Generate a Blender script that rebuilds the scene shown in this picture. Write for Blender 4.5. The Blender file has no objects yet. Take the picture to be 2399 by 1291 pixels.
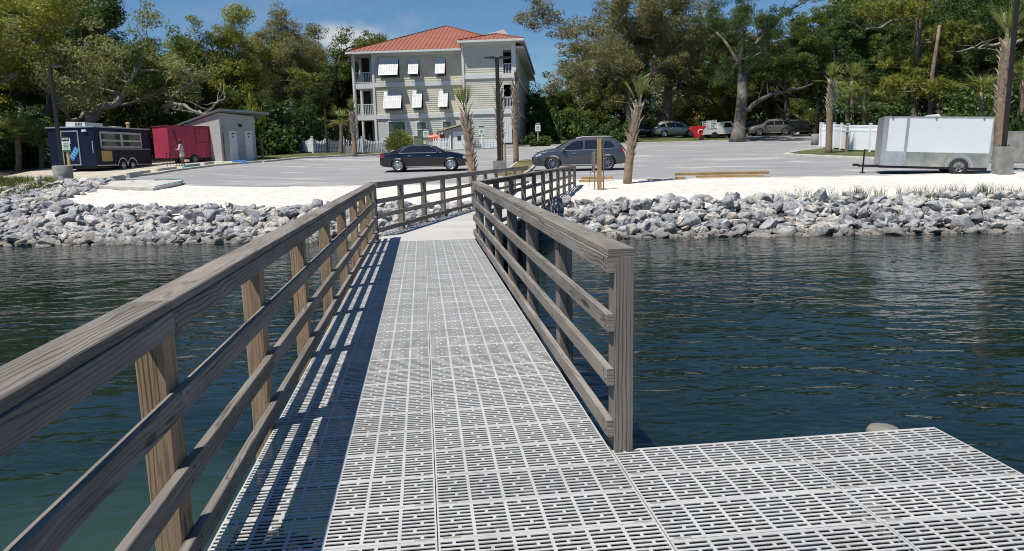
import bpy, bmesh, math, random
import numpy as np
from mathutils import Vector, Matrix, Euler
R_ = math.radians
random.seed(7)
S = bpy.context.scene
C = S.collection
# ------------------------------------------------------------------ camera, world, sun, exposure
FPX, EYE, W0, H0 = 1690.0, 1.55, 2399.0, 1291.0
PITCH, ROLL = math.atan(284 / FPX), 0.022
_r = np.array([1., 0, 0]); _f = np.array([0, math.cos(PITCH), -math.sin(PITCH)]); _u = np.array([0, math.sin(PITCH), math.cos(PITCH)])
_c, _s = math.cos(ROLL), math.sin(ROLL)
CR = np.array([_c * _r - _s * _u, _c * _u + _s * _r, -_f]).T
cam = bpy.data.cameras.new('camera'); camo = bpy.data.objects.new('camera', cam); C.objects.link(camo)
mw = Matrix.Identity(4)
for i in range(3):
    for j in range(3): mw[i][j] = CR[i][j]
mw[2][3] = EYE
camo.matrix_world = mw
cam.sensor_fit = 'HORIZONTAL'; cam.sensor_width = 36.0; cam.lens = 36.0 * FPX / W0
cam.clip_start = 0.05; cam.clip_end = 5000
S.camera = camo
SUN_AZ, SUN_EL = R_(50), R_(64)           # heading of the shadows (right of forward), sun elevation
w = bpy.data.worlds.new('World'); S.world = w; w.use_nodes = True
nt = w.node_tree; nt.nodes.clear()
out = nt.nodes.new('ShaderNodeOutputWorld'); bg = nt.nodes.new('ShaderNodeBackground'); sky = nt.nodes.new('ShaderNodeTexSky')
sky.sky_type = 'NISHITA'; sky.sun_disc = False; sky.sun_elevation = SUN_EL; sky.sun_rotation = SUN_AZ + math.pi
sky.altitude = 0; sky.air_density = 1.1; sky.dust_density = 0.1; sky.ozone_density = 4.0
bg.inputs[1].default_value = 0.06
# fair-weather clouds low over the trees, mixed into the sky by direction
tc = nt.nodes.new('ShaderNodeTexCoord'); mp = nt.nodes.new('ShaderNodeMapping'); mp.inputs['Scale'].default_value = (3.0, 3.0, 9.0); mp.inputs['Location'].default_value = (0.55, 0.2, 0.35)
nz = nt.nodes.new('ShaderNodeTexNoise'); nz.inputs['Scale'].default_value = 2.2; nz.inputs['Detail'].default_value = 9; nz.inputs['Roughness'].default_value = 0.58
rp = nt.nodes.new('ShaderNodeValToRGB'); rp.color_ramp.elements[0].position = 0.53; rp.color_ramp.elements[1].position = 0.74
sx = nt.nodes.new('ShaderNodeSeparateXYZ'); mr = nt.nodes.new('ShaderNodeMapRange'); mr.inputs[1].default_value = 0.27; mr.inputs[2].default_value = 0.08; mr.inputs[3].default_value = 0.0; mr.inputs[4].default_value = 0.30
mu = nt.nodes.new('ShaderNodeMath'); mu.operation = 'MULTIPLY'; mu.use_clamp = True
mx = nt.nodes.new('ShaderNodeMixRGB'); mx.inputs[2].default_value = (7.5, 7.8, 8.3, 1)
L = nt.links.new
L(tc.outputs['Generated'], mp.inputs[0]); L(mp.outputs[0], nz.inputs['Vector']); L(nz.outputs[0], rp.inputs[0])
L(tc.outputs['Generated'], sx.inputs[0]); L(sx.outputs[2], mr.inputs[0]); L(rp.outputs[0], mu.inputs[0]); L(mr.outputs[0], mu.inputs[1])
tn = nt.nodes.new('ShaderNodeMixRGB'); tn.blend_type = 'MULTIPLY'; tn.inputs[0].default_value = 1; tn.inputs[2].default_value = (.70, .945, 1.15, 1); L(sky.outputs[0], tn.inputs[1])
# two white cumulus puffs low behind the building, by direction
def puff(px, py, rad, gain):
    dv = Vector(tuple(CR @ np.array([(px - 1199.5) / FPX, -(py - 645.5) / FPX, -1.0]))).normalized(); vd = nt.nodes.new('ShaderNodeVectorMath'); vd.operation = 'SUBTRACT'; vd.inputs[1].default_value = dv
    vm = nt.nodes.new('ShaderNodeVectorMath'); vm.operation = 'MULTIPLY'; vm.inputs[1].default_value = (1, 1, 2.2); vl = nt.nodes.new('ShaderNodeVectorMath'); vl.operation = 'LENGTH'; q = nt.nodes.new('ShaderNodeMapRange'); q.inputs[1].default_value = rad; q.inputs[2].default_value = 0; q.inputs[3].default_value = 0; q.inputs[4].default_value = gain
    L(tc.outputs['Generated'], vd.inputs[0]); L(vd.outputs[0], vm.inputs[0]); L(vm.outputs[0], vl.inputs[0]); L(vl.outputs['Value'], q.inputs[0]); return q.outputs[0]
nz2 = nt.nodes.new('ShaderNodeTexNoise'); nz2.inputs['Scale'].default_value = 26; nz2.inputs['Detail'].default_value = 8; nz2.inputs['Roughness'].default_value = .6; L(tc.outputs['Generated'], nz2.inputs['Vector'])
acc = mu.outputs[0]
for args in ((805, 95, .075, 1.5), (850, 125, .05, 1.3), (930, 92, .05, .55), (960, 55, .06, .35)):
    p_ = puff(*args); m1 = nt.nodes.new('ShaderNodeMath'); m1.operation = 'MULTIPLY_ADD'; m1.inputs[1].default_value = 2.6; m1.inputs[2].default_value = -1.45; L(nz2.outputs[0], m1.inputs[0])
    m2 = nt.nodes.new('ShaderNodeMath'); m2.operation = 'ADD'; L(p_, m2.inputs[0]); L(m1.outputs[0], m2.inputs[1]); m3 = nt.nodes.new('ShaderNodeMath'); m3.operation = 'MULTIPLY'; m3.use_clamp = True; L(m2.outputs[0], m3.inputs[0]); L(p_, m3.inputs[1])
    m4 = nt.nodes.new('ShaderNodeMath'); m4.operation = 'MAXIMUM'; L(acc, m4.inputs[0]); L(m3.outputs[0], m4.inputs[1]); acc = m4.outputs[0]
L(acc, mx.inputs[0]); L(tn.outputs[0], mx.inputs[1]); L(mx.outputs[0], bg.inputs[0]); L(bg.outputs[0], out.inputs[0])
sl = bpy.data.lights.new('sun', 'SUN'); sl.energy = 4.6; sl.angle = R_(0.53); sl.color = (1.0, 0.95, 0.87)
so = bpy.data.objects.new('sun', sl); C.objects.link(so)
so.rotation_euler = Vector((math.sin(SUN_AZ) * math.cos(SUN_EL), math.cos(SUN_AZ) * math.cos(SUN_EL), -math.sin(SUN_EL))).to_track_quat('-Z', 'Y').to_euler()
so.location = (-20, -20, 60)
S.view_settings.view_transform = 'Standard'; S.view_settings.look = 'None'; S.view_settings.gamma = 1; S.view_settings.use_curve_mapping = False
S.view_settings.exposure = 0.38
try: S.cycles.filter_width = 1.05; S.cycles.max_bounces = 8; S.cycles.transparent_max_bounces = 8
except Exception: pass

# ------------------------------------------------------------------ helpers
def ray(px, py): return CR @ np.array([(px - 1199.5) / FPX, -(py - 645.5) / FPX, -1.0])
def P(px, py, Y):
    d = ray(px, py); t = Y / d[1]
    return Vector((d[0] * t, Y, EYE + d[2] * t))
def sstep(a, b, x):
    t = np.clip((x - a) / (b - a), 0, 1); return t * t * (3 - 2 * t)
def shoreY(X): return 20.9 - 0.07 * X
def zlot(Y): return np.interp(Y, [0, 31, 40, 74.5, 85, 130, 400, 3000], [-.44, .35, .58, 2.40, 3.15, 4.0, 5.0, 6.0])
def bw(X): return np.interp(X, [-17, -13, -8, -2, 20], [3.3, 2.9, 2.0, 1.75, 1.65])
def gz(X, Y):
    X = np.asarray(X, float); Y = np.asarray(Y, float)
    v = Y - shoreY(np.clip(X, -40, 40))
    B = bw(X); v2 = np.where(v > 0, v / B * 2.9, v); bank = np.interp(v2, [-60, -6, 0, 2.9], [-4.5, -3.2, -1.1, .02])
    t = np.clip((v - B) / (10.2 - B), 0, 1)
    z = np.where(v < B, bank, .02 * (1 - t) + zlot(Y) * t)
    z = z + .3 * sstep(10, 18, -X) * sstep(25, 34, Y) * (1 - sstep(60, 80, Y))
    return z
def G(px, py, lo=22, hi=140):
    d = ray(px, py); Ys = np.linspace(lo, hi, 4000); t = Ys / d[1]
    diff = EYE + d[2] * t - gz(d[0] * t, Ys)
    k = np.where(diff[:-1] * diff[1:] <= 0)[0]
    i = k[0] if len(k) else int(np.argmin(np.abs(diff)))
    return Vector((d[0] * t[i], Ys[i], float(gz(d[0] * t[i], Ys[i]))))
def onG(px, Y, dz=0.0):
    "point on the ground in column px (at about its base row) at distance Y"
    X = P(px, 370, Y).x
    return Vector((X, Y, float(gz(X, Y)) + dz))

class MB:
    def __init__(s): s.v = []; s.f = []; s.m = []; s.uv = []
    def add(s, vs, fs, m=0, uvs=None):
        b = len(s.v); s.v += [tuple(p) for p in vs]
        for i, f in enumerate(fs):
            s.f.append([b + k for k in f]); s.m.append(m); s.uv.append(uvs[i] if uvs else [(0, 0)] * len(f))
    def box(s, c, d, m=0, rz=0.0, M=None):
        x, y, z = d[0] / 2, d[1] / 2, d[2] / 2
        vs = [Vector((a, b, e)) for e in (-z, z) for b in (-y, y) for a in (-x, x)]
        rot = M if M is not None else Matrix.Rotation(rz, 3, 'Z')
        vs = [rot @ p + Vector(c) for p in vs]
        s.add(vs, [(0, 2, 3, 1), (4, 5, 7, 6), (0, 1, 5, 4), (2, 6, 7, 3), (0, 4, 6, 2), (1, 3, 7, 5)], m)
    def bar(s, a, b, w, h, up=(0, 0, 1), m=0, ch=0.0):
        "board from a to b, w across, h along up; chamfered edges; uv runs along the board in metres"
        a = Vector(a); b = Vector(b); d = (b - a); Ln = d.length; d.normalize(); up = Vector(up); r = d.cross(up).normalized(); u = r.cross(d).normalized()
        w2, h2 = w / 2, h / 2
        if ch > 0: prof = [(-w2 + ch, -h2), (w2 - ch, -h2), (w2, -h2 + ch), (w2, h2 - ch), (w2 - ch, h2), (-w2 + ch, h2), (-w2, h2 - ch), (-w2, -h2 + ch)]
        else: prof = [(-w2, -h2), (w2, -h2), (w2, h2), (-w2, h2)]
        n = len(prof); vs = [a + r * x + u * y for x, y in prof] + [b + r * x + u * y for x, y in prof]
        off = random.random() * 50; fs = []; uvs = []; per = [0]
        for i in range(n):
            x0, y0 = prof[i]; x1, y1 = prof[(i + 1) % n]; per.append(per[-1] + math.hypot(x1 - x0, y1 - y0))
        for i in range(n):
            j = (i + 1) % n; fs.append((i, j, n + j, n + i)); uvs.append([(off, per[i] + off), (off, per[i + 1] + off), (off + Ln, per[i + 1] + off), (off + Ln, per[i] + off)])
        fs.append(tuple(reversed(range(n)))); uvs.append([(off + prof[k][0] * .25, off + prof[k][1]) for k in reversed(range(n))])
        fs.append(tuple(range(n, 2 * n))); uvs.append([(off + prof[k][0] * .25, off + prof[k][1]) for k in range(n)])
        s.add(vs, fs, m, uvs)
    def tube(s, pts, rad, n=8, m=0, cap=True):
        pts = [Vector(p) for p in pts]; k = len(pts)
        if not hasattr(rad, '__len__'): rad = [rad] * k
        vs = []; fs = []
        t0 = (pts[1] - pts[0]).normalized(); ref = Vector((0, 0, 1)) if abs(t0.z) < .9 else Vector((1, 0, 0)); r = t0.cross(ref).normalized()
        for i in range(k):
            t = (pts[min(i + 1, k - 1)] - pts[max(i - 1, 0)]).normalized()
            r = (r - t * r.dot(t)); r = r.normalized() if r.length > 1e-6 else t.orthogonal().normalized()
            q = t.cross(r)
            for j in range(n):
                a = 2 * math.pi * j / n; vs.append(pts[i] + (r * math.cos(a) + q * math.sin(a)) * rad[i])
        for i in range(k - 1):
            for j in range(n): fs.append((i * n + j, i * n + (j + 1) % n, (i + 1) * n + (j + 1) % n, (i + 1) * n + j))
        if cap: fs.append(tuple(reversed(range(n)))); fs.append(tuple(range((k - 1) * n, k * n)))
        s.add(vs, fs, m)
    def lathe(s, prof, c=(0, 0, 0), n=16, axis='z', m=0, cap=True):
        vs = []; fs = []; c = Vector(c)
        for r, h in prof:
            for j in range(n):
                a = 2 * math.pi * j / n; x, y = r * math.cos(a), r * math.sin(a)
                vs.append(c + (Vector((x, y, h)) if axis == 'z' else Vector((x, h, y)) if axis == 'y' else Vector((h, x, y))))
        k = len(prof)
        for i in range(k - 1):
            for j in range(n): fs.append((i * n + j, i * n + (j + 1) % n, (i + 1) * n + (j + 1) % n, (i + 1) * n + j))
        if cap: fs.append(tuple(reversed(range(n)))); fs.append(tuple(range((k - 1) * n, k * n)))
        s.add(vs, fs, m)
    def prism(s, poly, d, m=0):
        "poly of 3D points extruded by vector d"
        n = len(poly); d = Vector(d); vs = [Vector(p) for p in poly] + [Vector(p) + d for p in poly]
        s.add(vs, [tuple(reversed(range(n))), tuple(range(n, 2 * n))] + [(i, (i + 1) % n, n + (i + 1) % n, n + i) for i in range(n)], m)
    def quad(s, *p, m=0): s.add(p, [tuple(range(len(p)))], m)
    def build(s, name, mats, parent=None, smooth=False, M=None):
        me = bpy.data.meshes.new(name)
        vs = s.v if M is None else [tuple(M @ Vector(p)) for p in s.v]
        me.from_pydata(vs, [], s.f)
        for mt in (mats if isinstance(mats, (list, tuple)) else [mats]): me.materials.append(mt)
        me.polygons.foreach_set('material_index', s.m)
        ul = me.uv_layers.new(name='UVMap'); ul.data.foreach_set('uv', [c for f in s.uv for q in f for c in q])
        bm = bmesh.new(); bm.from_mesh(me); bmesh.ops.recalc_face_normals(bm, faces=bm.faces); bm.to_mesh(me); bm.free()
        if smooth: me.polygons.foreach_set('use_smooth', [True] * len(me.polygons))
        me.update()
        o = bpy.data.objects.new(name, me); C.objects.link(o)
        if parent is not None: o.parent = parent
        return o
def np_obj(name, V, F, mats, parent=None, smooth=False):
    me = bpy.data.meshes.new(name); V = np.asarray(V, np.float32); F = np.asarray(F, np.int32); n, k = F.shape
    me.vertices.add(len(V)); me.vertices.foreach_set('co', V.ravel()); me.loops.add(n * k); me.loops.foreach_set('vertex_index', F.ravel())
    me.polygons.add(n); me.polygons.foreach_set('loop_start', np.arange(n, dtype=np.int32) * k); me.polygons.foreach_set('loop_total', np.full(n, k, np.int32))
    if smooth: me.polygons.foreach_set('use_smooth', np.ones(n, bool))
    me.update(calc_edges=True); me.validate()
    for mt in (mats if isinstance(mats, (list, tuple)) else [mats]): me.materials.append(mt)
    o = bpy.data.objects.new(name, me); C.objects.link(o)
    if parent is not None: o.parent = parent
    return o
def tag(o, label=None, cat=None, group=None, kind=None):
    if label: o['label'] = label
    if cat: o['category'] = cat
    if group: o['group'] = group
    if kind: o['kind'] = kind
    return o
def thing(name, label, cat, loc=(0, 0, 0), rz=0.0, group=None, rot=None):
    o = bpy.data.objects.new(name, None); C.objects.link(o); o.empty_display_size = .3
    o.location = loc; o.rotation_euler = rot if rot else (0, 0, rz)
    return tag(o, label, cat, group)
KIDS = {}
def copy_tree(o, parent=None, label=None):
    kids = [c for c in list(C.objects) if c.parent == o] if o.name not in KIDS else KIDS[o.name]
    KIDS[o.name] = kids
    c = o.copy(); C.objects.link(c)
    if parent is not None: c.parent = parent
    if label: c['label'] = label
    for k in kids: copy_tree(k, c)
    return c

# ------------------------------------------------------------------ materials
def new_mat(name):
    m = bpy.data.materials.new(name); m.use_nodes = True; n = m.node_tree.nodes; b = n['Principled BSDF']; return m, n, m.node_tree.links.new, b
def sc(c, k): return (min(c[0] * k, 1), min(c[1] * k, 1), min(c[2] * k, 1), 1)
def mat(name, c, rough=.6, metal=0, var=.12, scale=4, bump=0, bscale=None, coat=0, spec=.5, c2=None, detail=5, coord='Object', lo=.35, hi=.65):
    m, n, l, b = new_mat(name)
    b.inputs['Roughness'].default_value = rough; b.inputs['Metallic'].default_value = metal; b.inputs['Coat Weight'].default_value = coat; b.inputs['Specular IOR Level'].default_value = spec
    b.inputs['Coat Roughness'].default_value = .03
    t = n.new('ShaderNodeTexCoord')
    if var > 0 or c2:
        z = n.new('ShaderNodeTexNoise'); z.inputs['Scale'].default_value = scale; z.inputs['Detail'].default_value = detail; z.inputs['Roughness'].default_value = .6
        r = n.new('ShaderNodeValToRGB'); r.color_ramp.elements[0].color = sc(c, 1 - var); r.color_ramp.elements[1].color = (*c2, 1) if c2 else sc(c, 1 + var)
        r.color_ramp.elements[0].position = lo; r.color_ramp.elements[1].position = hi
        l(t.outputs[coord], z.inputs['Vector']); l(z.outputs[0], r.inputs[0]); l(r.outputs[0], b.inputs['Base Color'])
    else: b.inputs['Base Color'].default_value = (*c, 1)
    if bump > 0:
        z2 = n.new('ShaderNodeTexNoise'); z2.inputs['Scale'].default_value = bscale or scale * 6; z2.inputs['Detail'].default_value = 6
        bp = n.new('ShaderNodeBump'); bp.inputs['Strength'].default_value = bump; bp.inputs['Distance'].default_value = .03
        l(t.outputs[coord], z2.inputs['Vector']); l(z2.outputs[0], bp.inputs['Height']); l(bp.outputs[0], b.inputs['Normal'])
    return m
def wood_mat(name, dark, light, streak=1.0, rough=.75):
    m, n, l, b = new_mat(name); b.inputs['Roughness'].default_value = rough; b.inputs['Specular IOR Level'].default_value = .25
    uv = n.new('ShaderNodeUVMap'); geo = n.new('ShaderNodeNewGeometry')
    def nz(sc_, det, dist=0.0):
        a_ = n.new('ShaderNodeMapping'); a_.inputs['Scale'].default_value = sc_; z_ = n.new('ShaderNodeTexNoise'); z_.inputs['Scale'].default_value = 1; z_.inputs['Detail'].default_value = det; z_.inputs['Distortion'].default_value = dist
        l(uv.outputs[0], a_.inputs[0]); l(a_.outputs[0], z_.inputs['Vector']); return z_.outputs[0]
    def mth(op, x, y=None, z=None):
        q = n.new('ShaderNodeMath'); q.operation = op
        for k_, val in enumerate((x, y, z)):
            if val is None: continue
            if isinstance(val, (int, float)): q.inputs[k_].default_value = val
            else: l(val, q.inputs[k_])
        return q.outputs[0]
    sep = n.new('ShaderNodeSeparateXYZ'); l(uv.outputs[0], sep.inputs[0])
    # growth rings: lines about 9 mm apart that wander and close into cathedral arches
    warp = mth('MULTIPLY_ADD', nz((.62, 5, 1), 3, .7), .20, sep.outputs[1]); ring = mth('SINE', mth('MULTIPLY', warp, 300.0 * streak))
    ln = n.new('ShaderNodeMapRange'); ln.interpolation_type = 'SMOOTHSTEP'; ln.inputs[1].default_value = .15; ln.inputs[2].default_value = 1.0; ln.inputs[3].default_value = 0; ln.inputs[4].default_value = 1.0; l(ring, ln.inputs[0]); am = n.new('ShaderNodeMapRange'); am.inputs[1].default_value = .36; am.inputs[2].default_value = .62; am.inputs[3].default_value = .06; am.inputs[4].default_value = .50; l(nz((.8, 9, 1), 3), am.inputs[0]); line = mth('MULTIPLY', ln.outputs[0], am.outputs[0])
    fib = mth('MULTIPLY_ADD', nz((5, 420, 1), 4), .75, .255); blot = mth('MULTIPLY_ADD', nz((1.4, 9, 1), 5), 1.1, -.55)
    crk = n.new('ShaderNodeMapRange'); crk.inputs[1].default_value = .70; crk.inputs[2].default_value = .74; crk.inputs[3].default_value = 0; crk.inputs[4].default_value = .5; l(nz((1.0, 90, 1), 3, .3), crk.inputs[0])
    hgt = mth('SUBTRACT', mth('SUBTRACT', fib, line), crk.outputs[0]); fac = mth('ADD', hgt, blot)
    rmp = n.new('ShaderNodeValToRGB'); rmp.color_ramp.elements[0].position = .0; rmp.color_ramp.elements[1].position = .85
    rmp.color_ramp.elements[0].color = (*dark, 1); rmp.color_ramp.elements[1].color = (*light, 1); l(fac, rmp.inputs[0])
    # knots
    mp4 = n.new('ShaderNodeMapping'); mp4.inputs['Scale'].default_value = (1.6, 5.2, 1)
    vo = n.new('ShaderNodeTexVoronoi'); vo.inputs['Scale'].default_value = 1.0; l(uv.outputs[0], mp4.inputs[0]); l(mp4.outputs[0], vo.inputs['Vector'])
    kr = n.new('ShaderNodeMapRange'); kr.inputs[1].default_value = .05; kr.inputs[2].default_value = .10; kr.inputs[3].default_value = .75; kr.inputs[4].default_value = 0; l(vo.outputs[0], kr.inputs[0])
    km = n.new('ShaderNodeMixRGB'); km.inputs[2].default_value = (dark[0] * .45, dark[1] * .4, dark[2] * .35, 1); l(kr.outputs[0], km.inputs[0]); l(rmp.outputs[0], km.inputs[1])
    # board to board change
    hs = n.new('ShaderNodeHueSaturation'); ob = n.new('ShaderNodeObjectInfo'); ad = n.new('ShaderNodeMath'); ad.operation = 'ADD'; fr = n.new('ShaderNodeMath'); fr.operation = 'FRACT'
    l(geo.outputs['Random Per Island'], ad.inputs[0]); l(ob.outputs['Random'], ad.inputs[1]); l(ad.outputs[0], fr.inputs[0])
    vr = n.new('ShaderNodeMapRange'); vr.inputs[3].default_value = .84; vr.inputs[4].default_value = 1.16; l(fr.outputs[0], vr.inputs[0]); l(vr.outputs[0], hs.inputs['Value'])
    l(km.outputs[0], hs.inputs['Color']); l(hs.outputs[0], b.inputs['Base Color'])
    bp = n.new('ShaderNodeBump'); bp.inputs['Strength'].default_value = .45; bp.inputs['Distance'].default_value = .004; l(hgt, bp.inputs['Height']); l(bp.outputs[0], b.inputs['Normal'])
    return m
def leaf_mat(name, cols, trans=.38, patch=.35, rough=.55):
    "cols: dark, mid, light leaf colours; picked per leaf, and drifting in patches through the crown"
    m, n, l, b = new_mat(name); b.inputs['Roughness'].default_value = rough; b.inputs['Specular IOR Level'].default_value = .3
    geo = n.new('ShaderNodeNewGeometry'); t = n.new('ShaderNodeTexCoord')
    z = n.new('ShaderNodeTexNoise'); z.inputs['Scale'].default_value = patch; z.inputs['Detail'].default_value = 3
    l(t.outputs['Object'], z.inputs['Vector'])
    a = n.new('ShaderNodeMath'); a.operation = 'MULTIPLY_ADD'; a.inputs[1].default_value = .45; l(geo.outputs['Random Per Island'], a.inputs[0])
    k = n.new('ShaderNodeMapRange'); k.inputs[1].default_value = .3; k.inputs[2].default_value = .7; k.inputs[3].default_value = 0; k.inputs[4].default_value = .55; l(z.outputs[0], k.inputs[0]); l(k.outputs[0], a.inputs[2])
    r = n.new('ShaderNodeValToRGB'); r.color_ramp.elements[0].color = (*cols[0], 1); r.color_ramp.elements[1].color = (*cols[2], 1); e = r.color_ramp.elements.new(.5); e.color = (*cols[1], 1)
    l(a.outputs[0], r.inputs[0]); l(r.outputs[0], b.inputs['Base Color'])
    tr = n.new('ShaderNodeBsdfTranslucent'); ms = n.new('ShaderNodeMixShader'); ms.inputs[0].default_value = trans
    l(r.outputs[0], tr.inputs[0]); l(b.outputs[0], ms.inputs[1]); l(tr.outputs[0], ms.inputs[2]); l(ms.outputs[0], n['Material Output'].inputs['Surface'])
    return m
M = {}
M['wood'] = wood_mat('weathered_wood', (.055, .046, .037), (.265, .236, .205))
M['wood_warm'] = wood_mat('post_wood', (.125, .08, .046), (.43, .30, .19))
M['lumber'] = wood_mat('new_lumber', (.22, .13, .05), (.48, .32, .15))
M['wood_dark'] = wood_mat('dark_wood', (.010, .009, .008), (.045, .040, .035))  # near-black wood tone, so joists look dark through the deck slots
M['steel'] = mat('dull_steel', (.32, .33, .34), .45, .8, .1)
M['screw'] = mat('screw_head', (.06, .055, .05), .4, .7, 0)
M['panel'] = mat('grey_plastic_grating', (.50, .50, .485), .6, 0, .07, 1.7, .03, 60, c2=(.57, .57, .555))
m_, n, l, b = new_mat('grey_plastic_grating'); b.inputs['Roughness'].default_value = .6
g_ = n.new('ShaderNodeNewGeometry'); ob_ = n.new('ShaderNodeObjectInfo'); z_ = n.new('ShaderNodeTexNoise'); z_.inputs['Scale'].default_value = 3.2; z_.inputs['Detail'].default_value = 8; z_.inputs['Roughness'].default_value = .7
r_ = n.new('ShaderNodeValToRGB'); r_.color_ramp.elements[0].position = .30; r_.color_ramp.elements[0].color = (.345, .34, .325, 1); r_.color_ramp.elements[1].position = .62; r_.color_ramp.elements[1].color = (.455, .455, .44, 1); e_ = r_.color_ramp.elements.new(.45); e_.color = (.41, .41, .40, 1)
l(g_.outputs['Position'], z_.inputs['Vector']); l(z_.outputs[0], r_.inputs[0])
z2_ = n.new('ShaderNodeTexNoise'); z2_.inputs['Scale'].default_value = 23; z2_.inputs['Detail'].default_value = 3; l(g_.outputs['Position'], z2_.inputs['Vector'])
k_ = n.new('ShaderNodeMapRange'); k_.inputs[1].default_value = .69; k_.inputs[2].default_value = .75; k_.inputs[3].default_value = 0; k_.inputs[4].default_value = .35; l(z2_.outputs[0], k_.inputs[0])
d_ = n.new('ShaderNodeMixRGB'); d_.inputs[2].default_value = (.20, .17, .12, 1); l(k_.outputs[0], d_.inputs[0]); l(r_.outputs[0], d_.inputs[1])
h_ = n.new('ShaderNodeHueSaturation'); v_ = n.new('ShaderNodeMapRange'); v_.inputs[3].default_value = .91; v_.inputs[4].default_value = 1.06; l(ob_.outputs['Random'], v_.inputs[0]); l(v_.outputs[0], h_.inputs['Value']); l(d_.outputs[0], h_.inputs['Color']); l(h_.outputs[0], b.inputs['Base Color'])
M['panel'] = m_
M['landing'] = mat('pale_decking', (.43, .42, .395), .75, 0, .07, .8, .1, 40)
M['bark'] = mat('oak_bark', (.10, .088, .074), .9, 0, .35, 2.2, .7, 9)
M['bark_pale'] = mat('pale_oak_bark', (.21, .19, .165), .9, 0, .4, 1.6, .7, 9)
M['bark_mid'] = mat('grey_oak_bark', (.15, .134, .112), .9, 0, .4, 1.8, .7, 9)
M['bark_pine'] = mat('pine_bark', (.20, .145, .11), .9, 0, .4, 2.5, .8, 8)
M['palm_trunk'] = mat('palm_trunk', (.22, .155, .105), .9, 0, .3, 5, .6, 14)
M['palm_boot'] = mat('palm_boot', (.36, .30, .235), .85, 0, .35, 6, .4, 25)
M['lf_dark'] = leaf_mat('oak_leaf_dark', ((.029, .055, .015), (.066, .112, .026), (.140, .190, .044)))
M['lf_mid'] = leaf_mat('oak_leaf_green', ((.056, .090, .021), (.125, .170, .036), (.25, .285, .058)))
M['lf_yel'] = leaf_mat('oak_leaf_new', ((.105, .130, .022), (.23, .25, .038), (.40, .385, .062)))
M['lf_grey'] = leaf_mat('oak_leaf_pale', ((.125, .142, .052), (.26, .275, .10), (.41, .41, .15)))
M['lf_brown'] = leaf_mat('oak_leaf_brown', ((.100, .104, .042), (.205, .200, .082), (.31, .29, .13)))
M['needle'] = leaf_mat('pine_needle', ((.085, .105, .018), (.20, .22, .034), (.34, .33, .06)), .25, .5)
M['palm_leaf'] = leaf_mat('palm_leaf', ((.09, .125, .032), (.20, .235, .06), (.38, .38, .11)), .35, .8, .4)
M['hedge'] = leaf_mat('hedge_leaf', ((.030, .058, .014), (.060, .100, .022), (.12, .165, .035)), .25, 1.2)
M['dry_leaf'] = leaf_mat('dry_frond', ((.12, .085, .04), (.20, .15, .075), (.28, .22, .12)), .2, 1)
M['grass'] = leaf_mat('grass_blade', ((.040, .062, .012), (.085, .110, .020), (.16, .165, .040)), .3, .8)
M['white'] = mat('white_paint', (.62, .63, .62), .5, 0, .05, 3)
M['vinyl'] = mat('white_vinyl', (.76, .78, .79), .4, 0, .03, 2)
M['siding'] = mat('beige_siding', (.57, .53, .42), .6, 0, .07, .7)
M['siding_grey'] = mat('grey_green_siding', (.49, .505, .465), .6, 0, .07, .7)
M['siding_mix'] = mat('cream_grey_siding', (.55, .53, .45), .6, 0, .07, .7)
M['roof'] = mat('terracotta_metal_roof', (.275, .095, .055), .6, 0, .1, .6)
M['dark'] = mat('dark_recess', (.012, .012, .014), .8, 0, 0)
M['blk'] = mat('black_paint', (.015, .015, .017), .35, .2, 0)
M['rubber'] = mat('tyre_rubber', (.018, .018, .019), .8, 0, .15, 20)
M['rim'] = mat('alloy_rim', (.62, .62, .64), .28, .9, 0)
M['rim_dark'] = mat('grey_rim', (.25, .25, .27), .35, .8, 0)
M['glass'] = mat('tinted_glass', (.012, .015, .018), .04, 0, 0, spec=.8)
M['chrome'] = mat('chrome_trim', (.75, .75, .77), .15, 1, 0)
M['paint_navy'] = mat('navy_black_car_paint', (.0022, .003, .007), .2, .0, 0, coat=1)
M['paint_grey'] = mat('slate_grey_car_paint', (.085, .095, .112), .3, .55, 0, coat=1)
M['paint_silver'] = mat('silver_car_paint', (.40, .42, .38), .35, .5, 0, coat=1)
M['paint_white'] = mat('white_car_paint', (.75, .75, .74), .3, 0, 0, coat=1)
M['paint_black'] = mat('black_car_paint', (.012, .012, .014), .25, .2, 0, coat=1)
M['paint_tan'] = mat('grey_tan_car_paint', (.20, .19, .17), .35, .4, 0, coat=1)
M['red_lamp'] = mat('red_lamp_lens', (.20, .008, .010), .15, 0, 0, coat=1)
M['lamp'] = mat('clear_lamp_lens', (.55, .57, .6), .1, .3, 0, coat=1)
M['concrete'] = mat('pale_concrete', (.44, .42, .38), .85, 0, .18, 2.5, .25, 30)
M['concrete_grey'] = mat('grey_cast_concrete', (.23, .225, .21), .85, 0, .25, 3, .3, 25)
M['bronze'] = mat('dark_bronze_metal', (.035, .03, .026), .45, .4, .1, 3)
M['truck_blue'] = mat('navy_trailer_skin', (.0055, .010, .034), .5, .0, .15, 1.5, spec=.25)
M['pink'] = mat('pink_trailer_skin', (.36, .032, .078), .5, 0, .12, 1.5)
M['pink_dark'] = mat('dark_pink_edge', (.20, .015, .04), .5, 0, .1, 2)
M['alu'] = mat('brushed_aluminium', (.55, .56, .57), .38, .85, .12, 3)
M['alu_dull'] = mat('stained_aluminium', (.42, .42, .42), .3, .8, .25, 1.6, c2=(.62, .58, .47))
M['trailer_white'] = mat('white_trailer_skin', (.60, .63, .65), .35, 0, .03, .8, .15, 1.1)
M['block'] = mat('painted_block_wall', (.36, .36, .345), .8, 0, .06, 2, .2, 20)
M['gold'] = mat('ochre_board', (.40, .30, .10), .6, 0, .08, 3)
M['signw'] = mat('white_sign_face', (.72, .74, .70), .45, 0, .04, 4)
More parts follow.
